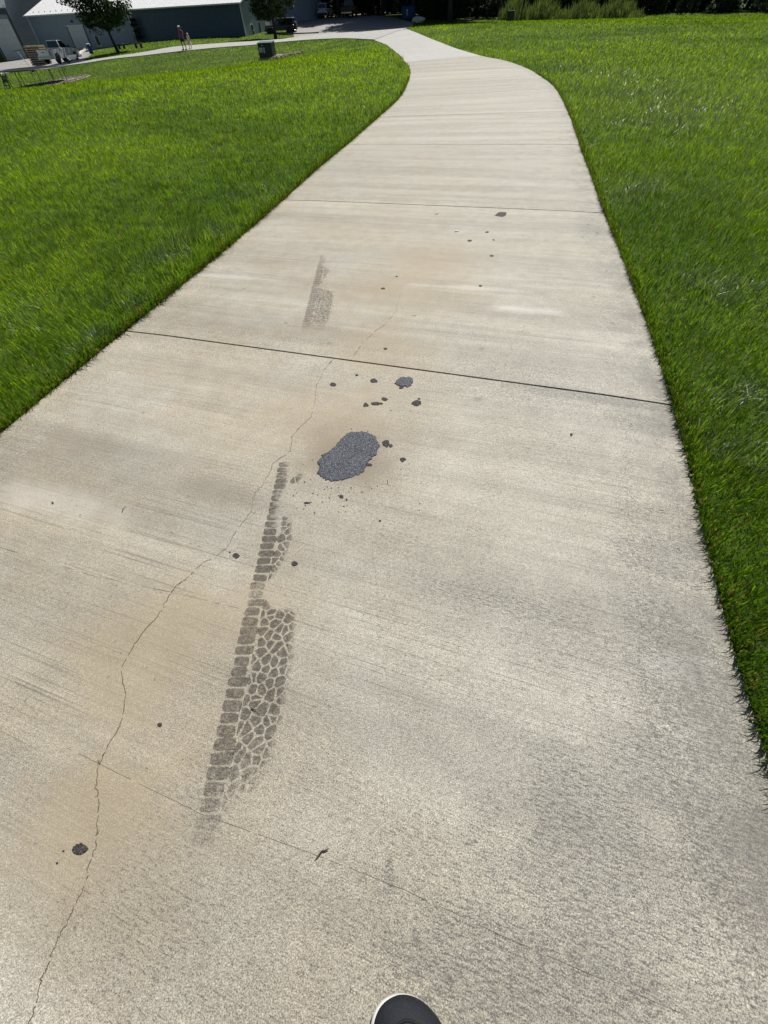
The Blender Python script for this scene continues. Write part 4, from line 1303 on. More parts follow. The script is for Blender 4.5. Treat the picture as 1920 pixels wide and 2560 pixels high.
p = dep(815, 46, 117)
suv((p.x, p.y, tz(p.x, p.y) + .02), R_(78), M['white_paint'], 'white car parked facing the dark trees at the back of the car park')
p = dep(875, 48, 112)
pickup((p.x, p.y, tz(p.x, p.y) + .02), R_(80), M['black_paint'], 'dark pickup truck in the shade between the white car and the blue dumpster')

# ------------------------------------------------------------------ dumpster
p = dep(1018, 48.2, 97)
D = empty('dumpster', (p.x + .15, p.y, tz(p.x, p.y) + .02), R_(-4), 'blue recycling dumpster with white markings at the end of the car park', 'dumpster')
b = MB(); b.add([(-.92, -.6, .12), (.92, -.6, .12), (.92, .6, .12), (-.92, .6, .12), (-1.0, -.78, 1.15), (1.0, -.78, 1.15), (1.0, .7, 1.35), (-1.0, .7, 1.35)], [(3, 2, 1, 0), (0, 1, 5, 4), (1, 2, 6, 5), (2, 3, 7, 6), (3, 0, 4, 7)])
b.build('body', M['blue'], D)
for k in range(2):
    x = -.5 + k
    MB().add([(x - .49, -.84, 1.16), (x + .49, -.84, 1.16), (x + .49, .74, 1.38), (x - .49, .74, 1.38), (x - .49, -.84, 1.22), (x + .49, -.84, 1.22), (x + .44, 0, 1.42), (x + .49, .74, 1.44), (x - .49, .74, 1.44), (x - .44, 0, 1.42)],
             [(0, 1, 5, 4), (4, 5, 6, 9), (9, 6, 7, 8), (3, 2, 1, 0), (1, 2, 7, 6, 5), (0, 4, 9, 8, 3)]).build('lid', M['blue'], D)
for x in (-.75, 0, .75): MB().box((x, -.71, .62), (.07, .09, .95), .01).build('rib', M['blue'], D)
for x in (-1.0, 1.0): MB().box((x, -.2, .78), (.12, .7, .16), .02).build('lift_pocket', M['blue'], D)
for x in (-.75, .75):
    for y in (-.45, .45): MB().disc((x, y, .07), (0, 1, 0), .07, .06, 10).build('caster', M['rubber'], D)
# white arrow and two lines of print on the front
mk = MB()
yf = lambda z: -.6 - .18 * (z - .12) / 1.03 - .012
def fq(x0, x1, za, zb, xs=0): mk.add([(x0, yf(za), za), (x1, yf(za), za), (x1 + xs, yf(zb), zb), (x0 + xs, yf(zb), zb)], [(0, 1, 2, 3)])
mk.add([(-.29, yf(.86), .86), (-.07, yf(.86), .86), (-.18, yf(1.06), 1.06)], [(0, 1, 2)])
fq(-.23, -.13, .70, .86); fq(-.30, -.06, .56, .62); fq(-.28, -.08, .44, .50)
mk.build('marking', M['trim_white'], D)

p = at(1041, 56)
o = MB().blob((0, 0, .22), (.95, .5, .34), 12, 8, .12, 4).build('boulder', M['pale_stone']); o.location = (p.x + .3, p.y, p.z)
tag(o, 'pale boulder on the grass corner beside the car park', 'boulder')

# ------------------------------------------------------------------ utility box
p = dep(660, 150, 50); q0 = dep(691, 143.5, 51.6)
bx, by = p.x, p.y
bz_ = tz(bx, by)
bx += .32
B = empty('utility_box', (bx, by + .45, bz_ - .02), R_(-10), 'dark green metal utility cabinet standing on the lawn left of the path', 'utility box')
body = MB(); body.add([(-.60, -.46, .06), (.60, -.46, .06), (.60, .46, .06), (-.60, .46, .06), (-.58, -.42, .86), (.58, -.42, .86), (.58, .46, .93), (-.58, .46, .93)], [(3, 2, 1, 0), (0, 1, 5, 4), (1, 2, 6, 5), (2, 3, 7, 6), (3, 0, 4, 7), (4, 5, 6, 7)])
body.build('body', M['green_box'], B)
MB().add([(-.62, -.47, .86), (.62, -.47, .86), (.62, .49, .935), (-.62, .49, .935), (-.62, -.47, .90), (.62, -.47, .90), (.62, .49, .975), (-.62, .49, .975)], [(0, 1, 5, 4), (1, 2, 6, 5), (2, 3, 7, 6), (3, 0, 4, 7), (4, 5, 6, 7), (3, 2, 1, 0)]).build('lid', M['green_lit'], B)
MB().box((0, 0, .0), (1.35, 1.05, .14), .02).build('base', M['stone'], B)
for x in (-.3, .3): MB().box((x, -.458, .45), (.55, .03, .70), .01).build('door', M['green_box'], B)
MB().box((-.36, -.478, .52), (.30, .008, .26)).build('sticker', M['sticker'], B)
MB().box((-.08, -.478, .50), (.13, .008, .30)).build('sticker', M['sticker'], B)
MB().box((-.20, -.478, .76), (.14, .008, .05)).build('sticker', M['sticker'], B)
MB().box((.02, -.485, .45), (.04, .04, .14), .01).build('handle', M['black_plastic'], B)
pad('gravel', bx + 1.35, by + .35, 1.7, .9, .25, 260, .06, 3)
o = MB().blob((0, 0, .09), (.42, .2, .14), 10, 7, .12, 2).build('boulder', M['stone']); o.location = (bx + 1.0, by + .05, bz_)
tag(o, 'flat tan stone leaning by the right side of the green utility cabinet', 'stone')

# ------------------------------------------------------------------ trampoline
tp0, tp1 = dep(30, 222, 50.5), dep(160, 197, 55.8)
tc = (tp0 + tp1) / 2
TL = math.hypot(tp1.x - tp0.x, tp1.y - tp0.y)
TA = math.atan2(tp1.y - tp0.y, tp1.x - tp0.x)
tzb = tz(tc.x, tc.y)
T = empty('trampoline', (tc.x, tc.y, tzb), TA, 'oval trampoline on black legs with a ladder at the left lawn', 'trampoline')
rx_, ry_, th = TL * .5, 2.1, 1.0
ring = [(rx_ * math.cos(a), ry_ * math.sin(a), th) for a in np.linspace(0, 2 * math.pi, 41)]
MB().tube(ring, .035, 8, False).build('frame', M['steel'], T)
mb = MB()
for i in range(40):
    a, b = ring[i], ring[i + 1]
    f1, f2 = 1.01, .86
    mb.add([(a[0] * f1, a[1] * f1, th + .05), (b[0] * f1, b[1] * f1, th + .05), (b[0] * f2, b[1] * f2, th + .045), (a[0] * f2, a[1] * f2, th + .045), (a[0] * f1, a[1] * f1, th + .0), (b[0] * f1, b[1] * f1, th + .0)], [(0, 1, 2, 3), (4, 5, 1, 0)])
mb.build('spring_pad', M['pad'], T)
mb = MB(); mb.add([(a[0] * .86, a[1] * .86, th + .02) for a in ring[:-1]], [tuple(range(40))]); mb.build('jump_mat', M['mat'], T)
for k in range(6):
    a = 2 * math.pi * (k + .25) / 6; da = .20
    p0 = Vector((rx_ * math.cos(a - da), ry_ * math.sin(a - da), 0)); p1 = Vector((rx_ * math.cos(a + da), ry_ * math.sin(a + da), 0))
    u = Vector((0, 0, th))
    MB().tube([p0 + u, p0, p1, p1 + u], .03, 7).build('leg', M['black_plastic'], T)
lx = -rx_ - .42
for sy in (-.28, .28): MB().tube([(lx, sy, -.02), (lx + .34, sy, th)], .025, 6).build('ladder_rail', M['black_plastic'], T)
for k in range(3): MB().box((lx + .1 + k * .11, 0, .25 + k * .27), (.08, .56, .04), .01).build('ladder_step', M['black_plastic'], T)
MB().box((lx + .24, 0, .62), (.03, .50, .42), .01).build('ladder_panel', M['ladder'], T)
pad('gravel', tc.x + 1.0 * math.cos(TA) + .3, tc.y + 1.0 * math.sin(TA) - .2, TL * .72, 2.5, TA, 700, .06, 4)

# ------------------------------------------------------------------ lumber stack, barrow and other yard things
p = dep(98, 160, 80)
ST = empty('lumber_stack', (p.x, p.y + .8, tz(p.x, p.y)), R_(-12), 'stack of tan lumber pallets left of the white pickup', 'lumber stack')
for k in range(9):
    MB().box((random.uniform(-.04, .04), 0, .1 + k * .19), (2.2, 1.3, .12), .01).build('board', M['lumber' if k > 6 else 'lumber_grey'], ST)
    for x in (-.9, 0, .9): MB().box((x, 0, .19 + k * .19 + .0), (.1, 1.25, .065)).build('spacer', M['lumber_grey'], ST)
p = dep(62, 165, 70)
HT = empty('hand_cart', (p.x, p.y, tz(p.x, p.y)), R_(15), 'upright hand cart with a long grey handle behind the trampoline', 'hand cart')
MB().tube([(.55, 0, .25), (-.05, 0, 1.55), (-.12, 0, 1.62)], .035, 7).build('shaft', M['trim_white'], HT)
MB().tube([(-.45, 0, 1.62), (.55, .0, 1.68)], .04, 7).build('handle', M['steel'], HT)
MB().box((.75, 0, .22), (.9, .5, .16), .04).build('deck', M['trim_white'], HT)
for sy in (-.28, .28): MB().disc((.6, sy, .14), (0, 1, 0), .14, .07, 12).build('wheel', M['rubber'], HT)
p = dep(186, 156, 74)
W = empty('wheelbarrow', (p.x, p.y, tz(p.x, p.y)), R_(200), 'white tub wheelbarrow standing to the right of the white pickup', 'wheelbarrow')
MB().add([(-.35, -.25, .3), (.35, -.25, .3), (.35, .25, .3), (-.35, .25, .3), (-.6, -.38, .68), (.6, -.38, .62), (.6, .38, .62), (-.6, .38, .68)], [(0, 1, 5, 4), (1, 2, 6, 5), (2, 3, 7, 6), (3, 0, 4, 7), (3, 2, 1, 0)]).build('tub', M['white_paint'], W)
MB().disc((.62, 0, .2), (0, 1, 0), .2, .1, 14).build('wheel', M['rubber'], W)
for sy in (-.25, .25):
    MB().tube([(.62, sy * .4, .2), (-.2, sy, .32), (-1.1, sy * 1.2, .6)], .025, 6).build('handle', M['lumber'], W)
    MB().tube([(-.25, sy, .32), (-.35, sy, .0)], .025, 6).build('leg', M['steel'], W)
p = dep(226, 125, 88)
BR = empty('barrel', (p.x, p.y, tz(p.x, p.y)), 0, 'dark blue barrel with a white lid by the window of the steel building', 'barrel')
MB().lathe((0, 0, 0), [(.26, 0), (.29, .25), (.29, .6), (.26, .85)], 16).build('body', M['blue'], BR, True)
MB().lathe((0, 0, .85), [(.27, 0), (.27, .06), (.12, .09)], 16).build('lid', M['trim_white'], BR)
# planting bed with stones and a curved kerb
kc = [at(*z1(x, y)) for x, y in [(1035, 588), (985, 597), (940, 615), (918, 640), (935, 655)]]
kc = polyline(kc, 4); mb = MB()
mb.tube([(p.x, p.y, p.z + .10) for p in kc], .16, 6)
tag(mb.build('bed_kerb', M['pale_stone']), 'pale curved kerb round the grass island by the white pickup', 'kerb')
st = MB().blob((0, 0, .15), (.36, .28, .24), 10, 7, .15, 11).build('bed_stone', M['stone'])
for i, (x, y) in enumerate([(885, 578), (915, 590), (945, 588), (975, 575), (985, 590)]):
    p = at(*z1(x, y)); o = st if i == 0 else st.copy()
    if i: col.objects.link(o)
    o.location = p; o.rotation_euler = (0, 0, i * 1.3); s_ = .7 + .15 * (i % 3); o.scale = (s_, s_, s_)
    tag(o, 'rounded tan stone in the planting bed behind the white pickup', 'stone', 'stones of the planting bed')
def low_bench(pix, label):
    p = at(*pix); T_ = empty('bench', (p.x, p.y, p.z), angA, label, 'bench')
    for y in (-.14, .14): MB().box((0, y, .44), (1.1, .24, .05), .01).build('seat_board', M['black_plastic'], T_)
    for x in (-.42, .42): MB().box((x, 0, .2), (.08, .4, .42), .01).build('leg', M['black_plastic'], T_)
low_bench(z1(1410, 565), 'low dark bench just right of the left shade tree')
low_bench(z2(315, 555), 'low dark bench by the long wall left of the woman')
for pix, lab in ((z2(335, 470), 'dark bare shrub against the steel wall, nearer the tree'), (z2(372, 475), 'dark bare shrub against the steel wall, nearer the woman')):
    u, _ = hA(pix)
    w3 = Aa + t_A * u + Vector((t_A.y, -t_A.x, 0)) * .7
    T_ = empty('wall_shrub', (w3.x, w3.y, tz(w3.x, w3.y)), 0, lab, 'shrub')
    v, f = leaf_cloud([(0, 0, .5, .5), (.1, .1, 1.1, .45), (-.05, 0, 1.7, .35), (0, .1, 2.1, .25)], 160, .09, int(pix[0]))
    o = bpy.data.objects.new('foliage', mesh_np('foliage', v, f, M['leaf_dark'])); col.objects.link(o); o.parent = T_
    MB().tube([(0, 0, -.1), (0, 0, 1.9)], [.04, .015], 6).build('stem', M['bark'], T_)
# kerb strip beside the lot
kk = [at(*z3(x, y)) for x, y in [(540, 402), (700, 396), (860, 391), (1000, 385)]]
kk = polyline(kk, 4); mb = MB()
vs = []
for i, p in enumerate(kk):
    for dy, z in ((0, -.05), (0, .13), (.18, .13), (.18, -.05)): vs.append((p.x, p.y + dy, p.z + z))
mb.add(vs, [(4 * i + k, 4 * i + 4 + k, 4 * i + 5 + k, 4 * i + 1 + k) for i in range(len(kk) - 1) for k in range(3)])
o = mb.build('kerb', M['trim_dark']); o['kind'] = 'structure'
# pole and small dark cabinet by the reeds
p = dep(1303, 50, 90.5)
P_ = empty('utility_pole', (p.x, p.y, tz(p.x, p.y)), 0, 'thin dark wooden utility pole in front of the tall reeds', 'pole')
MB().tube([(0, 0, -.3), (0, 0, 8.5)], [.13, .10], 10).build('shaft', M['bark'], P_, True)
MB().box((0, 0, 8.0), (2.0, .1, .12)).build('crossarm', M['bark'], P_)
p = dep(1275, 51, 89.5)
C_ = empty('cable_cabinet', (p.x, p.y, tz(p.x, p.y)), .1, 'small dark green cable cabinet left of the utility pole', 'cabinet')
MB().box((0, 0, .42), (.8, .5, .84), .03).build('body', M['green_box'], C_)
MB().box((0, 0, .87), (.86, .56, .06), .02).build('lid', M['green_lit'], C_)

# ------------------------------------------------------------------ people
def figure(name, joints, edges, mat, parent):
    me = bpy.data.meshes.new(name)
    keys = list(joints)
    me.from_pydata([joints[k][:3] for k in keys], [(keys.index(a), keys.index(b)) for a, b in edges], [])
    o = bpy.data.objects.new(name, me); col.objects.link(o)
    m = o.modifiers.new('skin', 'SKIN'); m.use_smooth_shade = True
    me.skin_vertices.new() if not me.skin_vertices else None
    for i, k in enumerate(keys):
        r_ = joints[k][3]; sv = me.skin_vertices[0].data[i]
        sv.radius = (r_, r_); sv.use_root = (k == keys[0])
    s_ = o.modifiers.new('sub', 'SUBSURF'); s_.levels = 1; s_.render_levels = 2
    me.materials.append(mat)
    if parent: o.parent = parent
    return o
def person(loc, rz, h, label, kind):
    T = empty('person', loc, rz, label, 'person')
    k = h / 1.65
    J = {}
    def j(n_, x, y, z, r): J[n_] = (x * k, y * k, z * k, r * k)
    j('pelvis', 0, 0, .90, .115); j('waist', 0, 0, 1.05, .10); j('chest', 0, .01, 1.25, .125); j('neck', 0, .0, 1.40, .05); j('head', 0, -.02, 1.50, .085); j('crown', 0, -.01, 1.59, .08)
    for sd, s in (('l', -1), ('r', 1)):
        j('sh' + sd, s * .16, 0, 1.34, .055); j('el' + sd, s * .22, .02, 1.09, .04); j('wr' + sd, s * .21, -.06, .87, .028); j('hd' + sd, s * .20, -.09, .79, .032)
        st_ = .07 * s
        j('hp' + sd, s * .09, 0, .84, .09); j('kn' + sd, s * .095, st_ - .02, .48, .06); j('an' + sd, s * .10, st_ + .02, .08, .038); j('to' + sd, s * .11, st_ - .13, .035, .035)
    T.scale = (1.3, 1.3, 1)
    E = [('pelvis', 'waist'), ('waist', 'chest'), ('chest', 'neck'), ('neck', 'head'), ('head', 'crown')]
    for sd in 'lr': E += [('chest', 'sh' + sd), ('sh' + sd, 'el' + sd), ('el' + sd, 'wr' + sd), ('wr' + sd, 'hd' + sd), ('pelvis', 'hp' + sd), ('hp' + sd, 'kn' + sd), ('kn' + sd, 'an' + sd), ('an' + sd, 'to' + sd)]
    figure('body', J, E, M['skin'], T)
    def shell(name, prof, mat, n=14):
        mb = MB(); vs = []; fs = []
        for (cx, cy, rx, ry, z) in prof:
            for i in range(n):
                a = 2 * math.pi * i / n; vs.append((cx * k + rx * k * math.cos(a), cy * k + ry * k * math.sin(a), z * k))
        for i in range(len(prof) - 1):
            for m_ in range(n): fs.append((i * n + m_, i * n + (m_ + 1) % n, i * n + n + (m_ + 1) % n, i * n + n + m_))
        mb.add(vs, fs); return mb.build(name, mat, T, True)
    if kind == 'woman':
        shell('shirt', [(0, 0, .17, .135, .88), (0, 0, .15, .13, 1.05), (0, 0, .18, .145, 1.25), (0, 0, .19, .12, 1.35), (0, 0, .09, .08, 1.42)], M['shirt_pink'])
        for s in (-1, 1):
            shell('sleeve', [(s * .15, 0, .075, .07, 1.37), (s * .20, .01, .065, .065, 1.25), (s * .22, .02, .06, .06, 1.13)], M['shirt_pink'])
            shell('shorts_leg', [(s * .085, 0, .105, .12, .90), (s * .095, s * .03, .10, .105, .72), (s * .095, s * .045, .09, .095, .60)], M['shorts_dark'])
        hm, hb = M['hair_brown'], .12
        MB().blob((0, -.01 * k, 1.60 * k), (.10 * k, .115 * k, .07 * k), 12, 7).build('cap', M['cap'], T, True)
    else:
        shell('dress', [(0, 0, .24, .22, .48), (0, 0, .19, .17, .75), (0, 0, .145, .125, 1.0), (0, 0, .17, .14, 1.22), (0, 0, .17, .115, 1.34), (0, 0, .08, .07, 1.42)], M['dress'])
        hm = M['hair_blonde']
    MB().blob((0, .025 * k, 1.55 * k), (.105 * k, .115 * k, .13 * k), 12, 8).build('hair', hm, T, True)
    MB().blob((0, .07 * k, 1.42 * k), (.085 * k, .06 * k, .14 * k), 10, 7).build('hair', hm, T, True)
    MB().add([(-.015 * k, -.10 * k, 1.51 * k), (.015 * k, -.10 * k, 1.51 * k), (0, -.135 * k, 1.505 * k), (0, -.10 * k, 1.55 * k)], [(0, 1, 2), (0, 2, 3), (2, 1, 3)]).build('nose', M['skin'], T)
    for s in (-1, 1):
        MB().blob((s * .032 * k, -.098 * k, 1.55 * k), (.012 * k, .008 * k, .008 * k), 6, 4).build('eye', M['black_plastic'], T)
        MB().blob((s * .11 * k, (.07 * s - .05) * k, .04 * k), (.05 * k, .13 * k, .05 * k), 10, 6).build('shoe', M['cap'] if kind != 'woman' else M['black_plastic'], T, True)
    MB().box((0, -.098 * k, 1.475 * k), (.04 * k, .01 * k, .008 * k)).build('mouth', M['shirt_pink'], T)
    return T
p = dep(463, 125.5, 67)
person((p.x, p.y, tz(p.x, p.y) + .02), R_(-35), 1.66, 'woman in a pink top and dark shorts walking on the side path', 'woman')
p = dep(475, 123, 68)
person((p.x + .12, p.y, tz(p.x, p.y) + .02), R_(-25), 1.10, 'blonde child in a pale dress beside the woman on the side path', 'child')

# ------------------------------------------------------------------ the photographer's shoe
def shoe_mat():
    t = NT('shoe_knit')
    co = t.n('ShaderNodeTexCoord').outputs['Object']
    n1 = t.noise(co, 700, 2, .5); n2 = t.noise(co, 25, 3, .6)
    c = t.mix(t.ramp(n1, .4, .65), (.006, .008, .012), (.015, .019, .026))
    c = t.mix(t.ramp(n2, .56, .75, 0, .45), c, (.055, .058, .06))
    t.principled(c, .75, t.bump(n1, .35, .001), 0, .35)
    return t.m
M['shoe'] = shoe_mat()
M['shoe_trim'] = plain('shoe_overlay', (.004, .005, .007), .8, var=.1, scale=80)
M['sole'] = plain('shoe_sole', (.72, .72, .69), .6, var=.05, scale=60)
tip = flat(970, 2478); lb = flat(915, 2560); rb_ = flat(1100, 2560)
SH = empty('shoe', (tip.x + .007, tip.y + .004, 0), R_(23), 'dark navy knit shoe with a white sole at the bottom of the picture', 'shoe')
# outline of the sole, heel at -y, toe at y=0; slightly asymmetrical like a right foot
Ls, Ws = .315, .0625
ol = [(-.014, 0.0), (.010, -.005), (.033, -.021), (.051, -.046), (.0605, -.078), (.062, -.112), (.057, -.15), (.047, -.20), (.044, -.25), (.036, -.29), (.016, -.312), (-.012, -.313), (-.034, -.292), (-.041, -.25), (-.042, -.20), (-.049, -.15), (-.056, -.11), (-.058, -.072), (-.055, -.040), (-.047, -.018), (-.032, -.004)]
def ringz(sc, z, zf=None, inset=0):
    cx, cy = 0.0, -.15
    out = []
    for x, y in ol:
        dd = Vector((x - cx, y - cy)); l = dd.length
        dd *= max(0, (l - inset)) / l
        out.append((cx + dd.x * sc, cy + dd.y, z if zf is None else zf(cy + dd.y, z)))
    return out
def stack(rings, name, mat, cap=True):
    vs = []; fs = []; n = len(ol)
    for r_ in rings: vs += r_
    for i in range(len(rings) - 1):
        for k in range(n):
            j = (k + 1) % n; fs.append((i * n + k, i * n + n + k, i * n + n + j, i * n + j))
    if cap: fs.append(tuple(range((len(rings) - 1) * n, len(rings) * n)))
    mb = MB(); mb.add(vs, fs)
    o = mb.build(name, mat, SH, True)
    m = o.modifiers.new('sub', 'SUBSURF'); m.levels = 2; m.render_levels = 2
    return o
SH.scale = (1.17, 1.08, 1.0)
spring = lambda y, z: z + max(0, (y + .07)) ** 2 * 2.2
stack([ringz(1, .002, spring, .006), ringz(1, .006, spring), ringz(1, .020, spring, -.001), ringz(1, .026, spring, .003), ringz(1, .026, spring, .012)], 'sole', M['sole'])
def topz(fr):
    def f_(y, z):
        # instep rises towards the ankle
        t = min(1, max(0, -y / .22)); hmax = .050 + .058 * t ** 1.2
        return .020 + spring(y, 0) + (hmax - .020) * fr
    return f_
ups = []
for fr, ins, scx in ((0, .0015, 1), (.30, .0020, 1), (.58, .011, .98), (.80, .021, .94), (.94, .034, .85), (1.0, .048, .70)):
    ups.append([(x_ + .0035, y_, z_) for x_, y_, z_ in ringz(scx, 0, topz(fr), ins)])
upper = stack(ups, 'upper', M['shoe'])
# stitched overlay bands across the toe box and the tongue edge
bpy.context.view_layer.update()
ev = upper.evaluated_get(bpy.context.evaluated_depsgraph_get())
for yy, wid, r_seam in ((-.031, .040, .0022), (-.045, .038, .0018)):
    pts = []
    for k in range(23):
        a = (k / 22 - .5) * 2
        x_ = a * wid + .002
        y_ = yy - (.052 if a < 0 else .040) * abs(a) ** 2.2
        hit, co_, _, _ = ev.ray_cast(Vector((x_, y_, .4)), Vector((0, 0, -1)))
        if hit: pts.append((co_.x, co_.y, co_.z + .0004))
    if len(pts) > 3: MB().tube(pts, r_seam, 6).build('overlay_seam', M['shoe_trim'], SH, True)
cl_ = MB().lathe((0, -.23, .096), [(.042, -.006), (.045, .004), (.042, .012), (.034, .012), (.031, -.004)], 18).build('collar', M['shoe_trim'], SH, True)
cl_.scale = (.9, 1.35, 1); cl_.location = (0, .0805, 0)

# ------------------------------------------------------------------ grass blades
def vnoise(x, y, s, seed=0):
    xi, yi = np.floor(x / s).astype(int), np.floor(y / s).astype(int)
    fx, fy = x / s - xi, y / s - yi
    fx = fx * fx * (3 - 2 * fx); fy = fy * fy * (3 - 2 * fy)
    def hsh(a, b):
        n = (a * 374761393 + b * 668265263 + seed * 974711) & 0x7fffffff
        n = ((n ^ (n >> 13)) * 1274126177) & 0x7fffffff
        return ((n ^ (n >> 16)) & 0xffff) / 65535.0
    return (hsh(xi, yi) * (1 - fx) + hsh(xi + 1, yi) * fx) * (1 - fy) + (hsh(xi, yi + 1) * (1 - fx) + hsh(xi + 1, yi + 1) * fx) * fy

CLUMPS = []       # coarse glossy tufts: x, y, radius, length factor
for px, py, rr, lf in [(1640, 235, 1.6, 1.7), (1590, 205, 1.3, 1.6), (1690, 265, 1.1, 1.6), (1660, 300, .9, 1.6), (1560, 180, 1.0, 1.5), (1480, 175, .9, 1.4), (1555, 465, .5, 1.6), (1800, 715, .28, 1.7), (1850, 990, .2, 1.7), (1860, 1130, .15, 1.6), (1430, 165, .8, 1.4)]:
    p = flat(px, py); CLUMPS.append((p.x, p.y, rr, lf, 1))
for px, py, rr, lf in [(440, 600, .38, 2.3), (400, 640, .3, 1.9), (890, 285, .8, 2.2), (920, 270, .7, 2.0), (985, 150, 1.1, 2.0), (1000, 165, 1.2, 2.0), (250, 845, .22, 1.8), (60, 790, .3, 1.7), (560, 560, .3, 1.7), (660, 470, .35, 1.7), (170, 930, .18, 1.6), (330, 760, .2, 1.6)]:
    p = flat(px, py); CLUMPS.append((p.x, p.y, rr, lf, .6))

def blades(name, r0, r1, dens, seg3, wid, seed, lenf):
    r = np.random.default_rng(seed)
    # density per square metre falls with distance
    half = R_(66)
    out = []
    rings = np.geomspace(max(r0, .3), r1, 14)
    for a, b in zip(rings[:-1], rings[1:]):
        m = (a + b) / 2
        area = (b * b - a * a) * half
        n = int(area * dens(m))
        th = r.uniform(-half, half, n) if m > 3 else r.uniform(-half * 1.45, half * 1.45, int(n * 1.45))
        n = len(th)
        rr = np.sqrt(r.uniform(a * a, b * b, n))
        out.append(np.c_[np.sin(th) * rr, np.cos(th) * rr])
    P = np.concatenate(out)
    x, y = P[:, 0], P[:, 1]
    keep = np.ones(len(x), bool)
    for poly in exclude: keep &= ~inside(poly, x, y)
    # buildings' footprints and the wood
    loc = (x - Aa.x) * t_A.x + (y - Aa.y) * t_A.y; bk = -(x - Aa.x) * t_A.y + (y - Aa.y) * t_A.x
    keep &= ~((loc > -1) & (loc < LA + 1) & (bk > -.1))
    keep &= y < 104
    x, y = x[keep], y[keep]
    n = len(x)
    rr = np.hypot(x, y)
    z = ter(x, y) - .035
    pn = vnoise(x, y, 2.6, 1) * .5 + vnoise(x, y, .9, 2) * .3 + vnoise(x, y, .3, 3) * .2
    pl = vnoise(x, y, 6.5, 7) * .6 + vnoise(x, y, 2.1, 8) * .4
    L = lenf(rr) * r.uniform(.55, 1.25, n) * (.55 + .5 * vnoise(x, y, .35, 5) + .45 * vnoise(x, y, .11, 6))
    gl = np.full(n, .55); lf = np.ones(n); wf = np.ones(n); cb = np.zeros(n)
    for cx, cy, cr, l_, g_ in CLUMPS:
        w_ = np.exp(-((x - cx) ** 2 + (y - cy) ** 2) / (cr * cr)) * (vnoise(x, y, cr * .4, 9) > .35) * (r.random(n) < .6)
        lf = np.maximum(lf, 1 + (l_ - 1) * w_); gl = np.maximum(gl, .55 + 5.0 * g_ * w_); cb = np.maximum(cb, w_ * g_)
    L *= lf; wf *= 1 + .6 * (lf - 1)
    W = wid(rr) * r.uniform(.7, 1.3, n) * wf
    right = x > y * .15
    # mown lean: left lawn leans every way, right lawn away to the right
    la = np.where(right, r.normal(.5, 1.25, n) + 2.4 * (vnoise(x, y, .22, 21) - .5), 4 * math.pi * vnoise(x, y, .28, 22) + r.normal(0, 1.2, n))
    lm = np.clip(np.abs(r.normal(.55, .30, n)), .08, 1.2)
    lx, ly = np.cos(la) * lm * L, np.sin(la) * lm * L
    up = np.sqrt(np.maximum(.15, 1 - np.minimum(lm, .95) ** 2)) * L
    fa = la + math.pi / 2 + r.normal(0, .7, n)
    fx, fy = np.cos(fa) * W / 2, np.sin(fa) * W / 2
    if seg3:
        v = np.empty((n, 5, 3), np.float32)
        v[:, 0] = np.c_[x - fx, y - fy, z]; v[:, 1] = np.c_[x + fx, y + fy, z]
        v[:, 2] = np.c_[x + fx * .85 + lx * .35, y + fy * .85 + ly * .35, z + up * .65]
        v[:, 3] = np.c_[x - fx * .85 + lx * .35, y - fy * .85 + ly * .35, z + up * .65]
        v[:, 4] = np.c_[x + lx, y + ly, z + up]
        b = np.arange(n)[:, None] * 5
        f = np.stack([b + [0, 1, 2], b + [0, 2, 3], b + [3, 2, 4]], 1).reshape(-1, 3); k = 5
    else:
        v = np.empty((n, 3, 3), np.float32)
        v[:, 0] = np.c_[x - fx, y - fy, z]; v[:, 1] = np.c_[x + fx, y + fy, z]; v[:, 2] = np.c_[x + lx, y + ly, z + up]
        f = np.arange(n * 3).reshape(-1, 3); k = 3
    dark = np.array([.046, .106, .005]); lite = np.array([.132, .225, .009]); dry = np.array([.16, .13, .055]); blue = np.array([.085, .125, .075])
    mixv = np.clip((pn * .6 + pl * .8 - .42) * 2.3 + r.normal(0, .22, n), 0, 1)[:, None]
    c = dark * (1 - mixv) + lite * mixv
    dr_ = (r.random(n) < .025 + .05 * (vnoise(x, y, 1.3, 12) > .7))[:, None]
    # a dry stretch of lawn before the side path
    dryz = np.clip(1 - np.abs((rr - 58) / 14), 0, 1) * (x < -7) * (x > -30) * (vnoise(x, y, 4, 4))
    c = np.where(dr_ | (r.random(n) < dryz * .22)[:, None], dry * r.uniform(.6, 1.1, (n, 1)), c)
    c = c * (1 - cb[:, None] * .7) + blue * cb[:, None] * .7  # pale glint of the glossy tufts painted into the blade colour
    c *= r.uniform(.55, 1.4, (n, 1))
    me = mesh_np(name, v.reshape(-1, 3), f, M['grass'])
    at_ = me.attributes.new('tint', 'FLOAT_COLOR', 'POINT')
    cc = np.repeat(np.c_[c, gl].astype(np.float32), k, axis=0)
    if len(at_.data) == len(cc): at_.data.foreach_set('color', cc.ravel())
    else: print('attr mismatch', len(at_.data), len(cc))
    o = bpy.data.objects.new(name, me); col.objects.link(o); o['kind'] = 'stuff'
    print(name, n)
    return o
blades('near_grass', .5, 4.2, lambda r: min(11000, 11000 * (2.0 / r) ** 1.5), True, lambda r: .0030 + .0003 * r, 1, lambda r: .053 + 0 * r)
blades('mid_grass', 4.2, 16, lambda r: 5600 * (4.2 / r) ** 2.0, False, lambda r: .0046 * (r / 4.2) ** .85, 2, lambda r: .052 + .001 * r)
blades('far_grass', 16, 100, lambda r: 330 * (16 / r) ** 1.9, False, lambda r: .016 * (r / 16) ** .95, 3, lambda r: .062 + .0006 * r)

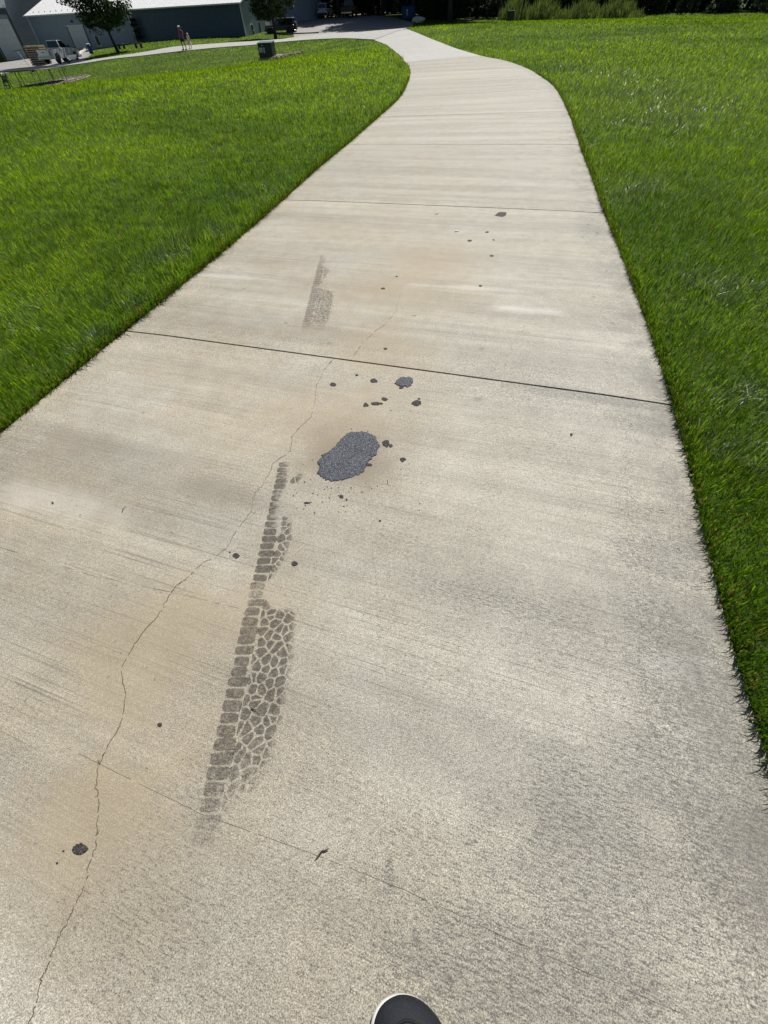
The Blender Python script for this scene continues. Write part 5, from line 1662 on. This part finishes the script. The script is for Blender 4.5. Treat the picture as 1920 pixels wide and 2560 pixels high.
# blades that hang over the rims of the path
def fringe(name, line, side, n_per_m, seed, lmin, lmax, reach):
    r = np.random.default_rng(seed)
    V, C = [], []
    P = np.array([(p.x, p.y) for p in line])
    for a, b in zip(P[:-1], P[1:]):
        t = b - a; l = np.hypot(*t); t = t / l
        m = (a + b) / 2; dist = np.hypot(*m)
        if m[1] < -1.2 or dist > 30: continue
        nrm = np.array([t[1], -t[0]]) * side            # out of the path
        n = int(l * n_per_m * min(1, 3.5 / dist))
        u = r.random(n); o_ = np.abs(r.normal(.018, .02, n))
        x = a[0] + t[0] * u * l + nrm[0] * o_; y = a[1] + t[1] * u * l + nrm[1] * o_
        tuft = vnoise(x, y, .13, seed) * .8 + vnoise(x, y, .5, seed + 1) * .9 - .25
        L = r.uniform(lmin, lmax, n) * (.45 + tuft)
        ang = np.arctan2(-nrm[1], -nrm[0]) + r.normal(0, .75, n)
        lm = r.uniform(.25, 1.0, n) * reach
        lx, ly = np.cos(ang) * L * lm, np.sin(ang) * L * lm
        up = L * np.sqrt(np.maximum(.05, 1 - np.minimum(lm, .98) ** 2)) * .8
        w = (.0026 + .0003 * dist) * r.uniform(.7, 1.3, n)
        fx, fy = -np.sin(ang) * w / 2, np.cos(ang) * w / 2
        z = ter(x, y) - .02
        v = np.empty((n, 5, 3), np.float32)
        v[:, 0] = np.c_[x - fx, y - fy, z]; v[:, 1] = np.c_[x + fx, y + fy, z]
        v[:, 2] = np.c_[x + fx + lx * .45, y + fy + ly * .45, z + .012 + up * .8]
        v[:, 3] = np.c_[x - fx + lx * .45, y - fy + ly * .45, z + .012 + up * .8]
        v[:, 4] = np.c_[x + lx, y + ly, z + .025 + up * .75]
        V.append(v)
        c = np.array([.045, .095, .008]) * r.uniform(.5, 1.5, (n, 1)); dr = r.random(n) < .12
        c[dr] = np.array([.13, .11, .05])
        C.append(np.c_[c, np.full(n, .5)])
    v = np.concatenate(V); c = np.concatenate(C)
    n = len(v); b = np.arange(n)[:, None] * 5
    f = np.stack([b + [0, 1, 2], b + [0, 2, 3], b + [3, 2, 4]], 1).reshape(-1, 3)
    me = mesh_np(name, v.reshape(-1, 3), f, M['grass'])
    at_ = me.attributes.new('tint', 'FLOAT_COLOR', 'POINT')
    at_.data.foreach_set('color', np.repeat(c.astype(np.float32), 5, axis=0).ravel())
    o = bpy.data.objects.new(name, me); col.objects.link(o); o['kind'] = 'stuff'
def dense_line(L_):
    out = []
    for a, b in zip(L_[:-1], L_[1:]):
        k = max(1, int((b - a).length / .08))
        for i in range(k): out.append(a.lerp(b, i / k))
    return out
fringe('right_edge_grass', dense_line(Rc[:70]), 1, 1300, 41, .030, .075, .8)
fringe('left_edge_grass', dense_line(Lc[:70]), -1, 1200, 42, .035, .12, .95)

# dry crumbs of soil and thatch along the right rim, and clippings lying on the concrete
q = random.Random(31)
M['crumb'] = plain('soil_crumb', (.30, .24, .16), .95, var=.4, scale=40)
M['clipping'] = plain('dry_clipping', (.05, .055, .03), .9, var=.3, scale=60)
DL = [p for p in dense_line(Rc[:60]) if -1.0 < p.y < 6]
mb = MB()
for k in range(420):
    i = q.randrange(len(DL) - 1); t_ = (DL[i + 1] - DL[i]).normalized(); nrm = Vector((t_.y, -t_.x, 0))
    if math.sin(i * .35) + math.sin(i * .13 + 1) < q.uniform(-1.2, .9): continue
    p = DL[i] + nrm * q.gauss(.004, .012); r_ = q.uniform(.002, .007)
    mb.blob((p.x, p.y, .002), (r_, r_ * q.uniform(.6, 1), r_ * .7), 6, 4, .25, k)
tag(mb.build('soil_crumbs', M['crumb']), None, None, None, 'stuff')
mb = MB()
for k in range(34):
    if k < 26: p = DL[q.randrange(len(DL) - 1)] + Vector((-abs(q.gauss(0, .22)), q.uniform(-.1, .1), 0))
    else: p = Vector((q.uniform(-1.2, 1.0), q.uniform(.1, 3.5), 0))
    a = q.uniform(0, 6.28); l = q.uniform(.012, .04); e = Vector((math.cos(a) * l, math.sin(a) * l, 0)); n_ = Vector((-math.sin(a), math.cos(a), 0))
    p.z = .002
    mb.tube([p, p + e * .5 + n_ * l * q.uniform(-.15, .15) + Vector((0, 0, .004)), p + e + Vector((0, 0, .001))], [.0006, .0012, .0005], 5)
tag(mb.build('grass_clippings', M['clipping']), None, None, None, 'stuff')
